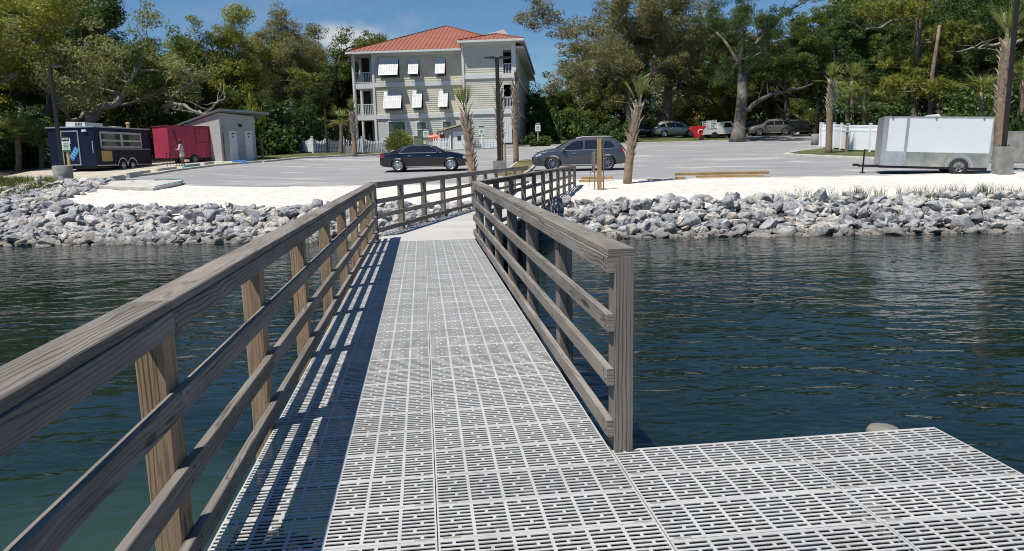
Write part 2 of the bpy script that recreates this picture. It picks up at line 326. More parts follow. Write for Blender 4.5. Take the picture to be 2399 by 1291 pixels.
M['signg'] = mat('green_sign_ink', (.02, .16, .07), .45, 0, 0)
M['signk'] = mat('dark_sign_ink', (.02, .025, .02), .5, 0, 0)
M['signb'] = mat('blue_banner', (.02, .16, .42), .5, 0, 0)
M['signlb'] = mat('pale_blue_lettering', (.30, .55, .75), .5, 0, 0)
M['yellowpost'] = mat('yellow_post', (.58, .38, .07), .6, 0, .1, 4)
M['tealkerb'] = mat('teal_kerb_paint', (.15, .34, .35), .7, 0, .2, 5)
M['bluekerb'] = mat('blue_kerb_paint', (.05, .19, .48), .6, 0, .15, 5)
M['orange'] = mat('orange_kayak_plastic', (.72, .085, .02), .35, 0, .05, 3)
M['red'] = mat('red_paint', (.55, .012, .015), .45, 0, .08, 3)
M['utility'] = mat('utility_green', (.13, .16, .11), .6, 0, .08, 3)
M['skin'] = mat('skin', (.20, .105, .07), .55, 0, .05, 8)
M['hair'] = mat('dark_hair', (.03, .02, .016), .6, 0, .2, 30)
M['shirt'] = mat('pink_white_shirt', (.55, .20, .26), .8, 0, .3, 14, c2=(.75, .66, .66))
M['shorts'] = mat('pale_shorts', (.50, .48, .44), .85, 0, .08, 10)

# ------------------------------------------------------------------ the setting: ground, sand, lot, lawns, kerbs, water
def grid_obj(name, xs, ys, zf, m, smooth=True):
    X, Y = np.meshgrid(xs, ys); Z = zf(X, Y); V = np.stack([X, Y, Z], -1).reshape(-1, 3); nx, ny = len(xs), len(ys)
    i = np.arange(nx - 1)[None, :] + (np.arange(ny - 1) * nx)[:, None]
    F = np.stack([i, i + 1, i + nx + 1, i + nx], -1).reshape(-1, 4)
    return np_obj(name, V, F, m, smooth=smooth)
def loft(name, xs, yf, yb, rows, dz, m, noise=0):
    V = []; rng = np.random.RandomState(3)
    for r in range(rows):
        t = r / (rows - 1)
        for x in xs:
            y = yf(x) * (1 - t) + yb(x) * t
            n = noise * (math.sin(x * 2.3 + y * 1.7) * math.sin(y * 2.9 - x * 1.1) + .6 * math.sin(x * 5.1 - y * 3.3) + rng.uniform(-.5, .5)) * min(1, 4 * t * (1 - t) + .15)
            V.append((x, y, float(gz(x, y)) + dz + n))
    nx = len(xs); F = [(r * nx + i, r * nx + i + 1, (r + 1) * nx + i + 1, (r + 1) * nx + i) for r in range(rows - 1) for i in range(nx - 1)]
    return np_obj(name, V, F, m, smooth=True)
def sheet(name, poly, dz, m, maxlen=2.5):
    bm = bmesh.new(); bm.faces.new([bm.verts.new((p[0], p[1], 0)) for p in poly]); bmesh.ops.triangulate(bm, faces=bm.faces)
    for _ in range(6):
        es = [e for e in bm.edges if e.calc_length() > maxlen]
        if not es: break
        bmesh.ops.subdivide_edges(bm, edges=es, cuts=1); bmesh.ops.triangulate(bm, faces=bm.faces)
    for v in bm.verts: v.co.z = float(gz(v.co.x, v.co.y)) + dz
    bmesh.ops.recalc_face_normals(bm, faces=bm.faces)
    if sum(f.normal.z for f in bm.faces) < 0: bmesh.ops.reverse_faces(bm, faces=bm.faces)
    me = bpy.data.meshes.new(name); bm.to_mesh(me); bm.free(); me.materials.append(m)
    o = bpy.data.objects.new(name, me); C.objects.link(o); return o
def strip(name, pts, wd, hgt, m, base=-.1, drop=None):
    "a kerb-like strip following the ground along pts"
    b = MB(); pts = [Vector((p[0], p[1], 0)) for p in pts]; fine = [pts[0]]
    for a, c in zip(pts, pts[1:]):
        k = max(1, int((c - a).length / 1.5))
        fine += [a.lerp(c, (i + 1) / k) for i in range(k)]
    prof = []
    for i, p in enumerate(fine):
        t = (fine[min(i + 1, len(fine) - 1)] - fine[max(i - 1, 0)]).normalized(); q = Vector((-t.y, t.x, 0)) * wd / 2
        z = float(gz(p.x, p.y)); prof.append([p - q + Vector((0, 0, z + base)), p - q * .9 + Vector((0, 0, z + hgt - .02)), p - q * .7 + Vector((0, 0, z + hgt)), p + q * .7 + Vector((0, 0, z + hgt)), p + q * .9 + Vector((0, 0, z + hgt - .02)), p + q + Vector((0, 0, z + base))])
    n = 6; vs = [x for r in prof for x in r]; fs = [(i * n + j, i * n + j + 1, (i + 1) * n + j + 1, (i + 1) * n + j) for i in range(len(prof) - 1) for j in range(n - 1)]
    fs += [tuple(range(n)), tuple(range((len(prof) - 1) * n, len(prof) * n))]
    b.add(vs, fs); return b.build(name, m)
m_soil = mat('woodland_floor', (.055, .042, .028), .95, 0, .4, .6, .5, 8)
n_ = m_soil.node_tree.nodes; l_ = m_soil.node_tree.links.new; tc_ = n_.new('ShaderNodeNewGeometry'); sp_ = n_.new('ShaderNodeSeparateXYZ'); mr_ = n_.new('ShaderNodeMapRange'); mx_ = n_.new('ShaderNodeMixRGB')
mr_.inputs[1].default_value = 30; mr_.inputs[2].default_value = 28; mr_.inputs[3].default_value = 0; mr_.inputs[4].default_value = 1; l_(tc_.outputs['Position'], sp_.inputs[0]); l_(sp_.outputs[1], mr_.inputs[0]); l_(mr_.outputs[0], mx_.inputs[0])
src_ = n_['Principled BSDF'].inputs['Base Color'].links[0].from_socket; l_(src_, mx_.inputs[1]); mx_.inputs[2].default_value = (.045, .043, .040, 1); l_(mx_.outputs[0], n_['Principled BSDF'].inputs['Base Color'])     # shore gravel, darkened so gaps between the rocks read as shaded crevices
xs = np.unique(np.concatenate([np.linspace(-1500, -60, 12), np.linspace(-60, 60, 121), np.linspace(60, 1500, 12)]))
ys = np.unique(np.concatenate([np.linspace(-60, 14, 8), np.linspace(14, 80, 133), np.linspace(80, 140, 20), np.linspace(140, 2500, 12)]))
tag(grid_obj('ground', xs, ys, lambda X, Y: gz(X, Y) - .03, m_soil), kind='structure')
# sand: white, trodden
m_sand, n, l, b = new_mat('white_sand'); b.inputs['Roughness'].default_value = .95; b.inputs['Specular IOR Level'].default_value = .1
t = n.new('ShaderNodeTexCoord'); z = n.new('ShaderNodeTexNoise'); z.inputs['Scale'].default_value = 2.2; z.inputs['Detail'].default_value = 8; z.inputs['Roughness'].default_value = .7
r = n.new('ShaderNodeValToRGB'); r.color_ramp.elements[0].position = .34; r.color_ramp.elements[0].color = (.50, .475, .43, 1); r.color_ramp.elements[1].position = .55; r.color_ramp.elements[1].color = (.60, .575, .53, 1)
z2 = n.new('ShaderNodeTexNoise'); z2.inputs['Scale'].default_value = 5; z2.inputs['Detail'].default_value = 5; bp = n.new('ShaderNodeBump'); bp.inputs['Strength'].default_value = .8; bp.inputs['Distance'].default_value = .055
l(t.outputs['Object'], z.inputs['Vector']); l(z.outputs[0], r.inputs[0]); l(r.outputs[0], b.inputs['Base Color']); l(t.outputs['Object'], z2.inputs['Vector']); l(z2.outputs[0], bp.inputs['Height']); l(bp.outputs[0], b.inputs['Normal'])
def lotfront(x): return 30.9 - .045 * max(min(x, 40), -20) + .25 * math.sin(x * .35)
sx_ = np.linspace(-18.5, 45, 240)
def sandfront(x): return shoreY(x) + bw(x) * .80 + (max(0, -13.0 - x) * .45 if x < -13.0 else 0)
tag(loft('sand', sx_, lambda x: min(sandfront(x), lotfront(x) - .3), lotfront, 46, .03, m_sand, .022), kind='structure')
# parking lot: pale worn asphalt with sandy sweeps
m_lot, n, l, b = new_mat('worn_asphalt'); b.inputs['Roughness'].default_value = .9; b.inputs['Specular IOR Level'].default_value = .2
t = n.new('ShaderNodeTexCoord'); mpn = n.new('ShaderNodeMapping'); mpn.inputs['Scale'].default_value = (.10, .42, 1); mpn.inputs['Rotation'].default_value = (0, 0, .12)
z = n.new('ShaderNodeTexNoise'); z.inputs['Scale'].default_value = 1.6; z.inputs['Detail'].default_value = 8; z.inputs['Roughness'].default_value = .68; z.inputs['Distortion'].default_value = 1.2
r = n.new('ShaderNodeValToRGB'); r.color_ramp.elements[0].position = .34; r.color_ramp.elements[0].color = (.22, .22, .22, 1); r.color_ramp.elements[1].position = .67; r.color_ramp.elements[1].color = (.47, .46, .44, 1)
e = r.color_ramp.elements.new(.56); e.color = (.27, .27, .268, 1)
z2 = n.new('ShaderNodeTexNoise'); z2.inputs['Scale'].default_value = 30; z2.inputs['Detail'].default_value = 4; ov = n.new('ShaderNodeMixRGB'); ov.blend_type = 'OVERLAY'; ov.inputs[0].default_value = .5
l(t.outputs['Object'], mpn.inputs[0]); l(mpn.outputs[0], z.inputs['Vector']); l(z.outputs[0], r.inputs[0]); l(t.outputs['Object'], z2.inputs['Vector']); l(r.outputs[0], ov.inputs[1]); l(z2.outputs[0], ov.inputs[2]); l(ov.outputs[0], b.inputs['Base Color'])
lot_left = [G(*p) for p in ((236, 428), (360, 407), (480, 391))] + [G(615, 381)]
lot_back = [onG(700, 54), onG(800, 58), onG(910, 62.5), onG(1090, 67), onG(1240, 71), onG(1290, 71.5), onG(1500, 72.5), onG(1740, 74)]
lotpoly = [(x, lotfront(x)) for x in np.linspace(-17.5, 44, 40)] + [(46, 46), (46, 80), (24, 82)] + [(p.x, p.y) for p in reversed(lot_back)] + [(p.x, p.y) for p in reversed(lot_left)]
tag(sheet('parking_lot', lotpoly, .02, m_lot), kind='structure')
# lawns
m_lawn = mat('lawn', (.055, .075, .016), .9, 0, .35, 1.3, .6, 14, c2=(.10, .12, .028))
def pp(l_): return [(p.x, p.y) for p in l_]
left_strip = pp([G(615, 381)] + lot_back[:3]) + [(-9.6, 66.5), (-15, 62), (-20, 56)]
tag(sheet('fence_lawn', left_strip, .07, m_lawn), kind='structure')
oak_isl = pp(lot_back[5:]) + [(24, 79), (22, 84), (4, 80)]
tag(sheet('oak_lawn', oak_isl, .07, m_lawn), kind='structure')
tip = Vector((18.6, 49.5, 0))
right_isl = [(18.6, 49.3), (19.6, 47), (22.5, 42.5), (25, 38.6), (30, 36.6), (46, 36), (46, 70), (30, 62), (20.8, 52.5)]
tag(sheet('trailer_lawn', right_isl, .09, m_lawn), kind='structure')
mid_isl = [(-.75, 34.2), (-.2, 33.6), (.5, 34.4), (2.0, 48.5), (1.5, 49.8), (.7, 49.2)]
m_dry = mat('dry_lawn', (.13, .12, .03), .9, 0, .35, 1.3, .6, 14, c2=(.20, .17, .06))
tag(sheet('palm_island', mid_isl, .10, m_dry), kind='structure')
# kerbs
kc = M['concrete']
tag(strip('kerb_lot_front', [(x, lotfront(x)) for x in np.linspace(-9.5, 44, 36)], .2, .06, kc), kind='structure')
tag(strip('kerb_lot_back', pp([G(615, 381)] + lot_back[:5]), .28, .14, kc), kind='structure')
tag(strip('kerb_oak_lawn', pp(lot_back[5:]), .28, .14, kc), kind='structure')
tag(strip('kerb_trailer_lawn', [(20.8, 52.5)] + right_isl[:6], .3, .15, kc), kind='structure')
tag(strip('kerb_palm_island', mid_isl + mid_isl[:1], .16, .13, kc), kind='structure')
tag(sheet('trailer_pad', [(p.x, p.y) for p in (G(560, 384), G(440, 397), G(300, 416), G(165, 433), G(40, 446), onG(0, 40), onG(100, 47.0), onG(360, 52), onG(520, 54))], .06, mat('sandy_concrete', (.42, .38, .30), .9, 0, .25, 1.2, .2, 20)), kind='structure')
tag(strip('kerb_trailer_pad', [(p.x, p.y) for p in (G(610, 381), G(500, 390), G(400, 403), G(300, 417), G(170, 433))], .3, .14, mat('yellowed_concrete', (.47, .43, .32), .85, 0, .2, 2, .2, 20)), kind='structure')
fr_ = G(1000, 352)
tag(sheet('building_forecourt', pp(lot_back[2:5]) + [(3, 78), (-12, 78)], .05, mat('forecourt_concrete', (.30, .29, .27), .9, 0, .15, 1.5)), kind='structure')

# ------------------------------------------------------------------ water
m_wat, n, l, b = new_mat('harbour_water')
b.inputs['Roughness'].default_value = .03; b.inputs['IOR'].default_value = 1.333; b.inputs['Specular IOR Level'].default_value = .5
t = n.new('ShaderNodeTexCoord')
def noise(scale, sxyz, detail, dist=0.0, rough=.55, rot=0.0):
    a = n.new('ShaderNodeMapping'); a.inputs['Scale'].default_value = sxyz; a.inputs['Rotation'].default_value = (0, 0, rot); z = n.new('ShaderNodeTexNoise'); z.inputs['Scale'].default_value = scale; z.inputs['Detail'].default_value = detail; z.inputs['Distortion'].default_value = dist; z.inputs['Roughness'].default_value = rough
    l(t.outputs['Object'], a.inputs[0]); l(a.outputs[0], z.inputs['Vector']); return z
cz = noise(.11, (1, .7, 1), 4); cr = n.new('ShaderNodeValToRGB')
cr.color_ramp.elements[0].position = .36; cr.color_ramp.elements[0].color = (.0045, .0115, .0100, 1); cr.color_ramp.elements[1].position = .66; cr.color_ramp.elements[1].color = (.0080, .0190, .0150, 1)
l(cz.outputs[0], cr.inputs[0])
# a shallower green patch of bottom beside the ramp
gd = n.new('ShaderNodeVectorMath'); gd.operation = 'DISTANCE'; gd.inputs[1].default_value = (-2.3, 3.3, 0)
l(t.outputs['Object'], gd.inputs[0])
gr = n.new('ShaderNodeMapRange'); gr.inputs[1].default_value = 3.0; gr.inputs[2].default_value = .3; gr.inputs[3].default_value = 0; gr.inputs[4].default_value = .9; l(gd.outputs['Value'], gr.inputs[0])
gm = n.new('ShaderNodeMixRGB'); gm.inputs[2].default_value = (.036, .072, .046, 1); l(gr.outputs[0], gm.inputs[0]); l(cr.outputs[0], gm.inputs[1]); l(gm.outputs[0], b.inputs['Base Color'])
wa = noise(1.9, (.85, 1.7, 1), 2, .3, .5, .05); wb = noise(4.4, (.8, 1.7, 1), 3, .3, .5, -.06); wc = noise(.33, (1, 1.5, 1), 2, 0, .5, .1)
b1 = n.new('ShaderNodeBump'); b1.inputs['Strength'].default_value = 1.0; b1.inputs['Distance'].default_value = .050
b2 = n.new('ShaderNodeBump'); b2.inputs['Strength'].default_value = 1.0; b2.inputs['Distance'].default_value = .0105
b3 = n.new('ShaderNodeBump'); b3.inputs['Strength'].default_value = 1.0; b3.inputs['Distance'].default_value = .07
l(wa.outputs[0], b1.inputs['Height']); l(wb.outputs[0], b2.inputs['Height']); l(wc.outputs[0], b3.inputs['Height'])
wp = noise(.13, (1, 1.6, 1), 3, .4); wr = n.new('ShaderNodeMapRange'); wr.inputs[1].default_value = .38; wr.inputs[2].default_value = .62; wr.inputs[3].default_value = .45; wr.inputs[4].default_value = 1.0; l(wp.outputs[0], wr.inputs[0]); l(wr.outputs[0], b1.inputs['Strength']); l(wr.outputs[0], b2.inputs['Strength'])
l(b3.outputs[0], b1.inputs['Normal']); l(b1.outputs[0], b2.inputs['Normal']); l(b2.outputs[0], b.inputs['Normal'])
tag(grid_obj('water', np.linspace(-400, 400, 17), np.linspace(-400, 29, 12), lambda X, Y: X * 0 - .9, m_wat, False), kind='structure')

# ------------------------------------------------------------------ rocks of the bank
m_rock, n, l, b = new_mat('grey_limestone'); b.inputs['Roughness'].default_value = .9; b.inputs['Specular IOR Level'].default_value = .2
t = n.new('ShaderNodeTexCoord'); geo = n.new('ShaderNodeNewGeometry'); ob = n.new('ShaderNodeObjectInfo')
z = n.new('ShaderNodeTexNoise'); z.inputs['Scale'].default_value = 7.5; z.inputs['Detail'].default_value = 10; z.inputs['Roughness'].default_value = .74; z.inputs['Distortion'].default_value = .7
ad = n.new('ShaderNodeMath'); ad.operation = 'ADD'; fr = n.new('ShaderNodeMath'); fr.operation = 'FRACT'
l(geo.outputs['Random Per Island'], ad.inputs[0]); l(ob.outputs['Random'], ad.inputs[1]); l(ad.outputs[0], fr.inputs[0])
r = n.new('ShaderNodeValToRGB'); r.color_ramp.elements[0].position = .36; r.color_ramp.elements[0].color = (.15, .15, .152, 1); r.color_ramp.elements[1].position = .62; r.color_ramp.elements[1].color = (.47, .468, .46, 1)
l(geo.outputs['Position'], z.inputs['Vector']); l(z.outputs[0], r.inputs[0])
r2 = n.new('ShaderNodeValToRGB'); r2.color_ramp.elements[0].color = (.62, .63, .66, 1); r2.color_ramp.elements[1].color = (1.55, 1.53, 1.5, 1); e = r2.color_ramp.elements.new(.5); e.color = (1.02, 1.03, 1.06, 1); e = r2.color_ramp.elements.new(.93); e.color = (1.25, 1.15, 1.0, 1)
l(fr.outputs[0], r2.inputs[0]); mm = n.new('ShaderNodeMixRGB'); mm.blend_type = 'MULTIPLY'; mm.inputs[0].default_value = 1; l(r.outputs[0], mm.inputs[1]); l(r2.outputs[0], mm.inputs[2])
# algae and rust stain left by the tide just above the water
sp = n.new('ShaderNodeSeparateXYZ'); l(geo.outputs['Position'], sp.inputs[0]); st = n.new('ShaderNodeMapRange'); st.inputs[1].default_value = -.64; st.inputs[2].default_value = -.84; st.inputs[3].default_value = 0; st.inputs[4].default_value = .6; l(sp.outputs[2], st.inputs[0])
sm = n.new('ShaderNodeMixRGB'); sm.inputs[2].default_value = (.085, .070, .048, 1); l(st.outputs[0], sm.inputs[0]); l(mm.outputs[0], sm.inputs[1]); l(sm.outputs[0], b.inputs['Base Color'])
z3 = n.new('ShaderNodeTexNoise'); z3.inputs['Scale'].default_value = 14; z3.inputs['Detail'].default_value = 8; bp = n.new('ShaderNodeBump'); bp.inputs['Strength'].default_value = .8; bp.inputs['Distance'].default_value = .04
l(geo.outputs['Position'], z3.inputs['Vector']); l(z3.outputs[0], bp.inputs['Height']); l(bp.outputs[0], b.inputs['Normal'])
def rock_mesh(seed):
    rng = np.random.RandomState(seed); bm = bmesh.new(); bmesh.ops.create_icosphere(bm, subdivisions=3, radius=1.0)
    Vv = np.array([v.co[:] for v in bm.verts]); F = np.array([[v.index for v in f.verts] for f in bm.faces]); bm.free()
    for _ in range(15):
        nn = rng.normal(size=3); nn /= np.linalg.norm(nn); d = rng.uniform(.42, .80); k = Vv @ nn - d; Vv = Vv - np.outer(np.maximum(k, 0) * .985, nn)
    Vv += .014 * np.sin(Vv[:, [1, 2, 0]] * rng.uniform(5, 9) + rng.uniform(0, 6, 3)) + .007 * rng.normal(size=Vv.shape)
    return Vv * np.array([rng.uniform(1.05, 1.6), rng.uniform(.9, 1.2), rng.uniform(.7, 1.0)]), F
ROCKS = [rock_mesh(40 + i) for i in range(12)]
rng = np.random.RandomState(11)
cand = []
def rock_ok(x, y):
    s = x * .208 + y * .978; q = x * .978 - y * .208          # keep clear of the far walkway posts? rocks lie under it too
    return True
for layer, (n_, v0, v1, s0, s1) in enumerate(((3500, -.12, 1.0, .09, .235), (45, .9, 1.2, .09, .20), (160, -.12, .1, .13, .27))):
    for _ in range(n_):
        x = rng.uniform(-17.5, 18.5); v = rng.uniform(v0, v1); v = v * float(bw(x)); y = shoreY(x) + v
        if layer == 1 and x > -10 and rng.rand() < .55: continue
        s_ = rng.uniform(s0, s1) * (1.45 if rng.rand() < .07 else 1)
        cand.append((x, y, float(gz(x, y)) + s_ * rng.uniform(.05, .45), s_))
for _ in range(230):        # the tail running up to the lamp base on the left
    u_ = rng.rand(); q_ = G(-20 + 255 * u_ + rng.normal() * 8, np.interp(u_, [0, .4, .8, 1], [482, 470, 444, 436]) + rng.normal() * np.interp(u_, [0, .5, 1], [11, 10, 4])); x, y = q_.x, q_.y
    if y > 34.0: continue
    s_ = rng.uniform(.13, .30); cand.append((x, y, float(gz(x, y)) + s_ * .3, s_))
for _ in range(40):
    x = -19.0 + rng.normal() * .8; y = 32.0 + rng.normal() * .35; s_ = rng.uniform(.14, .33); cand.append((x, y, float(gz(x, y)) + s_ * .3, s_))
def vis_key(c):
    d = math.hypot(c[0], c[1]); inframe = 1.0 if abs(c[0]) < .73 * c[1] else .15
    hidden = .3 if (-6.0 < c[0] + 0 < 2.2 and c[1] < 24 and -2.5 - (c[1] - 13) * -.2 < c[0] < 1.0) else 1.0
    return -(c[3] / d) * inframe * hidden * (1.2 if c[2] > -.9 else .4)
cand.sort(key=vis_key)
rock_me = []
for i, (Vv, F) in enumerate(ROCKS):
    o = np_obj('rock', Vv, F, m_rock, smooth=False); rock_me.append(o.data); bpy.data.objects.remove(o)
side = {'left': ('angular grey boulder in the stone bank left of the boardwalk', 'rocks of the bank left of the boardwalk'),
        'right': ('angular grey boulder in the stone bank right of the boardwalk', 'rocks of the bank right of the boardwalk')}
fillV, fillF, nb = [], [], 0
for i, (x, y, z_, s_) in enumerate(cand):
    e = Euler((rng.uniform(-.5, .5), rng.uniform(-.5, .5), rng.uniform(0, 6.28)))
    if i < 296:
        o = bpy.data.objects.new('rock', rock_me[i % 12]); C.objects.link(o); o.location = (x, y, z_); o.rotation_euler = e; o.scale = (s_, s_ * rng.uniform(.85, 1.1), s_ * rng.uniform(.85, 1.15))
        lab, grp = side['left' if x < -1.5 else 'right']; tag(o, lab, 'rock', grp)
    else:
        Vv, F = ROCKS[i % 12]; Rm = np.array(e.to_matrix()); fillV.append((Vv * s_) @ Rm.T + np.array([x, y, z_])); fillF.append(F + nb); nb += len(Vv)
o = np_obj('rock_fill', np.concatenate(fillV), np.concatenate(fillF), m_rock)
tag(o, 'smaller grey stones packed between the boulders of the bank', 'rocks', kind='stuff')
# grass at the water's edge: tufts
def blades(pts, h0, h1, wd, per, rad, rng):
    V = []; F = []
    for (x, y) in pts:
        for _ in range(per):
            a = rng.uniform(0, 6.28); rr = rad * math.sqrt(rng.rand()); bx, by = x + rr * math.cos(a), y + rr * math.sin(a); bz = float(gz(bx, by)) + .02
            h = rng.uniform(h0, h1); le = rng.normal(0, .35, 2) * h; q = rng.uniform(0, 3.14); dx, dy = wd * math.cos(q), wd * math.sin(q); k = len(V)
            V += [(bx - dx, by - dy, bz), (bx + dx, by + dy, bz), (bx + le[0] * .4 + dx * .7, by + le[1] * .4 + dy * .7, bz + h * .6), (bx + le[0] * .4 - dx * .7, by + le[1] * .4 - dy * .7, bz + h * .6), (bx + le[0], by + le[1], bz + h)]
            F += [(k, k + 1, k + 2, k + 3), (k + 3, k + 2, k + 4, k + 4)]
    me = bpy.data.meshes.new('grass'); me.from_pydata(V, [], [f if f[2] != f[3] else f[:3] for f in F]); return me
def grass_obj(label, pts, *a):
    me = blades(pts, *a, rng); me.materials.append(M['grass']); o = bpy.data.objects.new('grass', me); C.objects.link(o); return tag(o, label, 'grass', kind='stuff')
pts = []
for _ in range(80):
    x = rng.uniform(7.2, 18.5); pts.append((x, shoreY(x) + 1.75 + rng.normal() * .16)) if rng.rand() < .35 + .6 * (x > 9.5) * (math.sin(x * 2.1) > -.5) else None
grass_obj('wispy green beach grass along the top of the stone bank on the right', pts, .12, .42, .006, 26, .2)
pts = []
for _ in range(620):
    x = rng.uniform(-25, -16.2); y = rng.uniform(26.5, 36)
    if y > 26.3 + (-16.5 - x) * .0 + .9 * max(0, x + 19.5) + 0 and y < 35.8 and x / y < -.625: pts.append((x, y))
grass_obj('green and yellow weedy grass beside the lamp base on the left bank', pts, .08, .35, .009, 22, .4)
tag(sheet('weedy_bank', [(-30, 24.6), (-22, 24.6), (-18.6, 27.2), (-19.4, 31.5), (-21.5, 35.5), (-23, 36.6), (-30, 37)], .03, m_dry), kind='structure')

# ------------------------------------------------------------------ boardwalk: ramp of slotted panels, side platform, landing, railings
PD = Vector((-.1191, .9929, 0)); PN = Vector((.9929, .1191, 0))
PANG = math.atan2(.1191, .9929)
def pd(n_, d_, z=0.0): return PN * n_ + PD * d_ + Vector((0, 0, z))
SANG = R_(12); SE = Vector((math.sin(SANG), math.cos(SANG), 0)); SM = Vector((math.cos(SANG), -math.sin(SANG), 0))
def sm(m_, s_, z=0.0): return SM * m_ + SE * s_ + Vector((0, 0, z))
def panel_mb(wd=.925, dp=.3048, cells=6, rows=9):
    b = MB(); T = .030; TS = .004; x0, y0 = -wd / 2 + .002, -dp / 2 + .0015; x1, y1 = -x0, -y0
    edge_x = .008; edge_y = .0135; bar = .015
    cw = (x1 - x0 - 2 * edge_x - bar * (cells - 1)) / cells
    pitch = (y1 - y0 - 2 * edge_y) / rows; sw = pitch * .58
    yy = [y0]; kinds = []
    for r in range(rows):
        a = y0 + edge_y + r * pitch + (pitch - sw) / 2
        yy += [a, a + sw]
    yy.append(y1)
    for i in range(len(yy) - 1):
        ya, yb = yy[i], yy[i + 1]
        if i % 2 == 0: b.quad((x0, ya, 0), (x1, ya, 0), (x1, yb, 0), (x0, yb, 0)); continue
        r = i // 2; solid = [(x0, x0 + edge_x)]; cur = x0 + edge_x; slots = []
        for c in range(cells):
            a = cur; e = cur + cw
            if r % 2 == 1: slots.append((a, e))
            else:
                k = (.40, .62)[(r // 2 + c) % 2]; g = a + cw * k; slots += [(a, g - .007), (g + .007, e)]
            cur = e + bar
        p = x0
        for (a, e) in slots:
            b.quad((p, ya, 0), (a, ya, 0), (a, yb, 0), (p, yb, 0)); p = e
            for q in (((a, ya), (e, ya)), ((e, ya), (e, yb)), ((e, yb), (a, yb)), ((a, yb), (a, ya))):
                b.quad((q[0][0], q[0][1], 0), (q[1][0], q[1][1], 0), (q[1][0], q[1][1], -TS), (q[0][0], q[0][1], -TS))
        b.quad((p, ya, 0), (x1, ya, 0), (x1, yb, 0), (p, yb, 0))
    for q in (((x0, y0), (x1, y0)), ((x1, y0), (x1, y1)), ((x1, y1), (x0, y1)), ((x0, y1), (x0, y0))):
        b.quad((q[0][0], q[0][1], 0), (q[1][0], q[1][1], 0), (q[1][0], q[1][1], -T), (q[0][0], q[0][1], -T))
    for sx in (-.31, 0.0, .31):
        for sy in (y0 + .006, y1 - .006): b.lathe([(.0035, 0), (.0035, .0012)], (sx, sy, 0), 6, m=1)
    for sx in (-.405, .405): 
        for k in range(3): b.box((sx, y0 + .004 + k * .004, .0015), (.075, .0015, .003), m=1)
    return b
NP = panel_mb()
panel_proto = NP.build('deck_panel', [M['panel'], M['concrete']]); panel_me = panel_proto.data; bpy.data.objects.remove(panel_proto)
ramp = thing('boardwalk', 'straight ramp of pale grey slotted deck panels in two columns over the water', 'boardwalk', (0, 0, 0))
DEND = 13.42; nrow = int((DEND - .35) / .3048)
for k in range(nrow):
    d_ = DEND - (k + .5) * .3048
    for s_ in (-1, 1):
        o = bpy.data.objects.new('deck_panel', panel_me); C.objects.link(o); o.parent = ramp; o.location = pd(s_ * .4628, d_, random.uniform(-.0012, .0012)); o.rotation_euler = (random.uniform(-.002, .002), random.uniform(-.001, .001), PANG + random.uniform(-.0015, .0015))
b = MB()
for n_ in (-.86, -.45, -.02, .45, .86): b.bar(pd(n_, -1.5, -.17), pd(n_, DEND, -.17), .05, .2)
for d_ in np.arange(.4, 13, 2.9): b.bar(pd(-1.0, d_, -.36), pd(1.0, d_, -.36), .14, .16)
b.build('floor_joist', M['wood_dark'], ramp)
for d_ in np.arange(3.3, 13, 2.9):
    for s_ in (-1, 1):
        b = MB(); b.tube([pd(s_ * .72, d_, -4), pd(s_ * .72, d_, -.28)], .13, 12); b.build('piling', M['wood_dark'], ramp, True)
plat = thing('dock_platform', 'square side platform of slotted grey panels in front of the railing end post', 'platform')
for k in range(12):
    d_ = 3.52 - (k + .5) * .3048
    for c in (0, 1):
        o = bpy.data.objects.new('deck_panel', panel_me); C.objects.link(o); o.parent = plat; o.location = pd(.929 + .4628 + c * .9255, d_, -.004 + random.uniform(-.001, .001)); o.rotation_euler = (random.uniform(-.002, .002), 0, PANG + random.uniform(-.002, .002))
b = MB()
for n_ in (.98, 1.4, 1.845, 2.3, 2.70): b.bar(pd(n_, -.2, -.17), pd(n_, 3.49, -.17), .05, .2)
b.bar(pd(.95, 3.46, -.17), pd(2.74, 3.46, -.17), .05, .2)
b.build('floor_joist', M['wood_dark'], plat)
pl = MB(); pl.tube([pd(2.70, 3.84, -4), pd(2.70, 3.84, -.145), pd(2.70, 3.84, -.125)], [.095, .095, .08], 16)
tag(pl.build('timber_piling', [M['bark_mid']], None, True), 'round timber piling poking up behind the far edge of the slotted platform', 'piling')
# landing: smooth pale decking that turns to the shore
landing = thing('landing_walkway', 'smooth pale solid walkway that turns right from the ramp to the shore', 'walkway')
b = MB(); l0 = pd(-.925, DEND + .01); l1 = pd(.925, DEND + .01)
poly = [l0, l1, sm(-3.47, 13.45), sm(-3.47, 29.0), sm(-5.53, 29.6), sm(-5.53, 13.75)]
poly = [Vector((p.x, p.y, .003)) for p in poly]
b.prism(poly, (0, 0, -.06)); b.build('deck_slab', M['landing'], landing)
b = MB()
for s_ in np.arange(15.2, 29, 1.83): b.bar(sm(-5.53, s_, .003), sm(-3.47, s_, .003), .012, .004)
b.build('deck_seam', M['concrete_grey'], landing)
b = MB()
for m_ in (-5.45, -4.5, -3.55): b.bar(sm(m_, 13.6, -.19), sm(m_, 29, -.19), .05, .24)
b.build('floor_joist', M['wood_dark'], landing)
ra = MB(); a0, a1, a2, a3 = sm(-5.53, 29.6), sm(-3.47, 29.0), sm(-3.2, 31.6), sm(-5.6, 31.6)
ra.prism([(a0.x, a0.y, .0), (a1.x, a1.y, .0), (a2.x, a2.y, float(gz(a2.x, a2.y)) + .05), (a3.x, a3.y, float(gz(a3.x, a3.y)) + .05)], (0, 0, -.3)); 
tag(ra.build('sidewalk', M['concrete']), kind='structure')

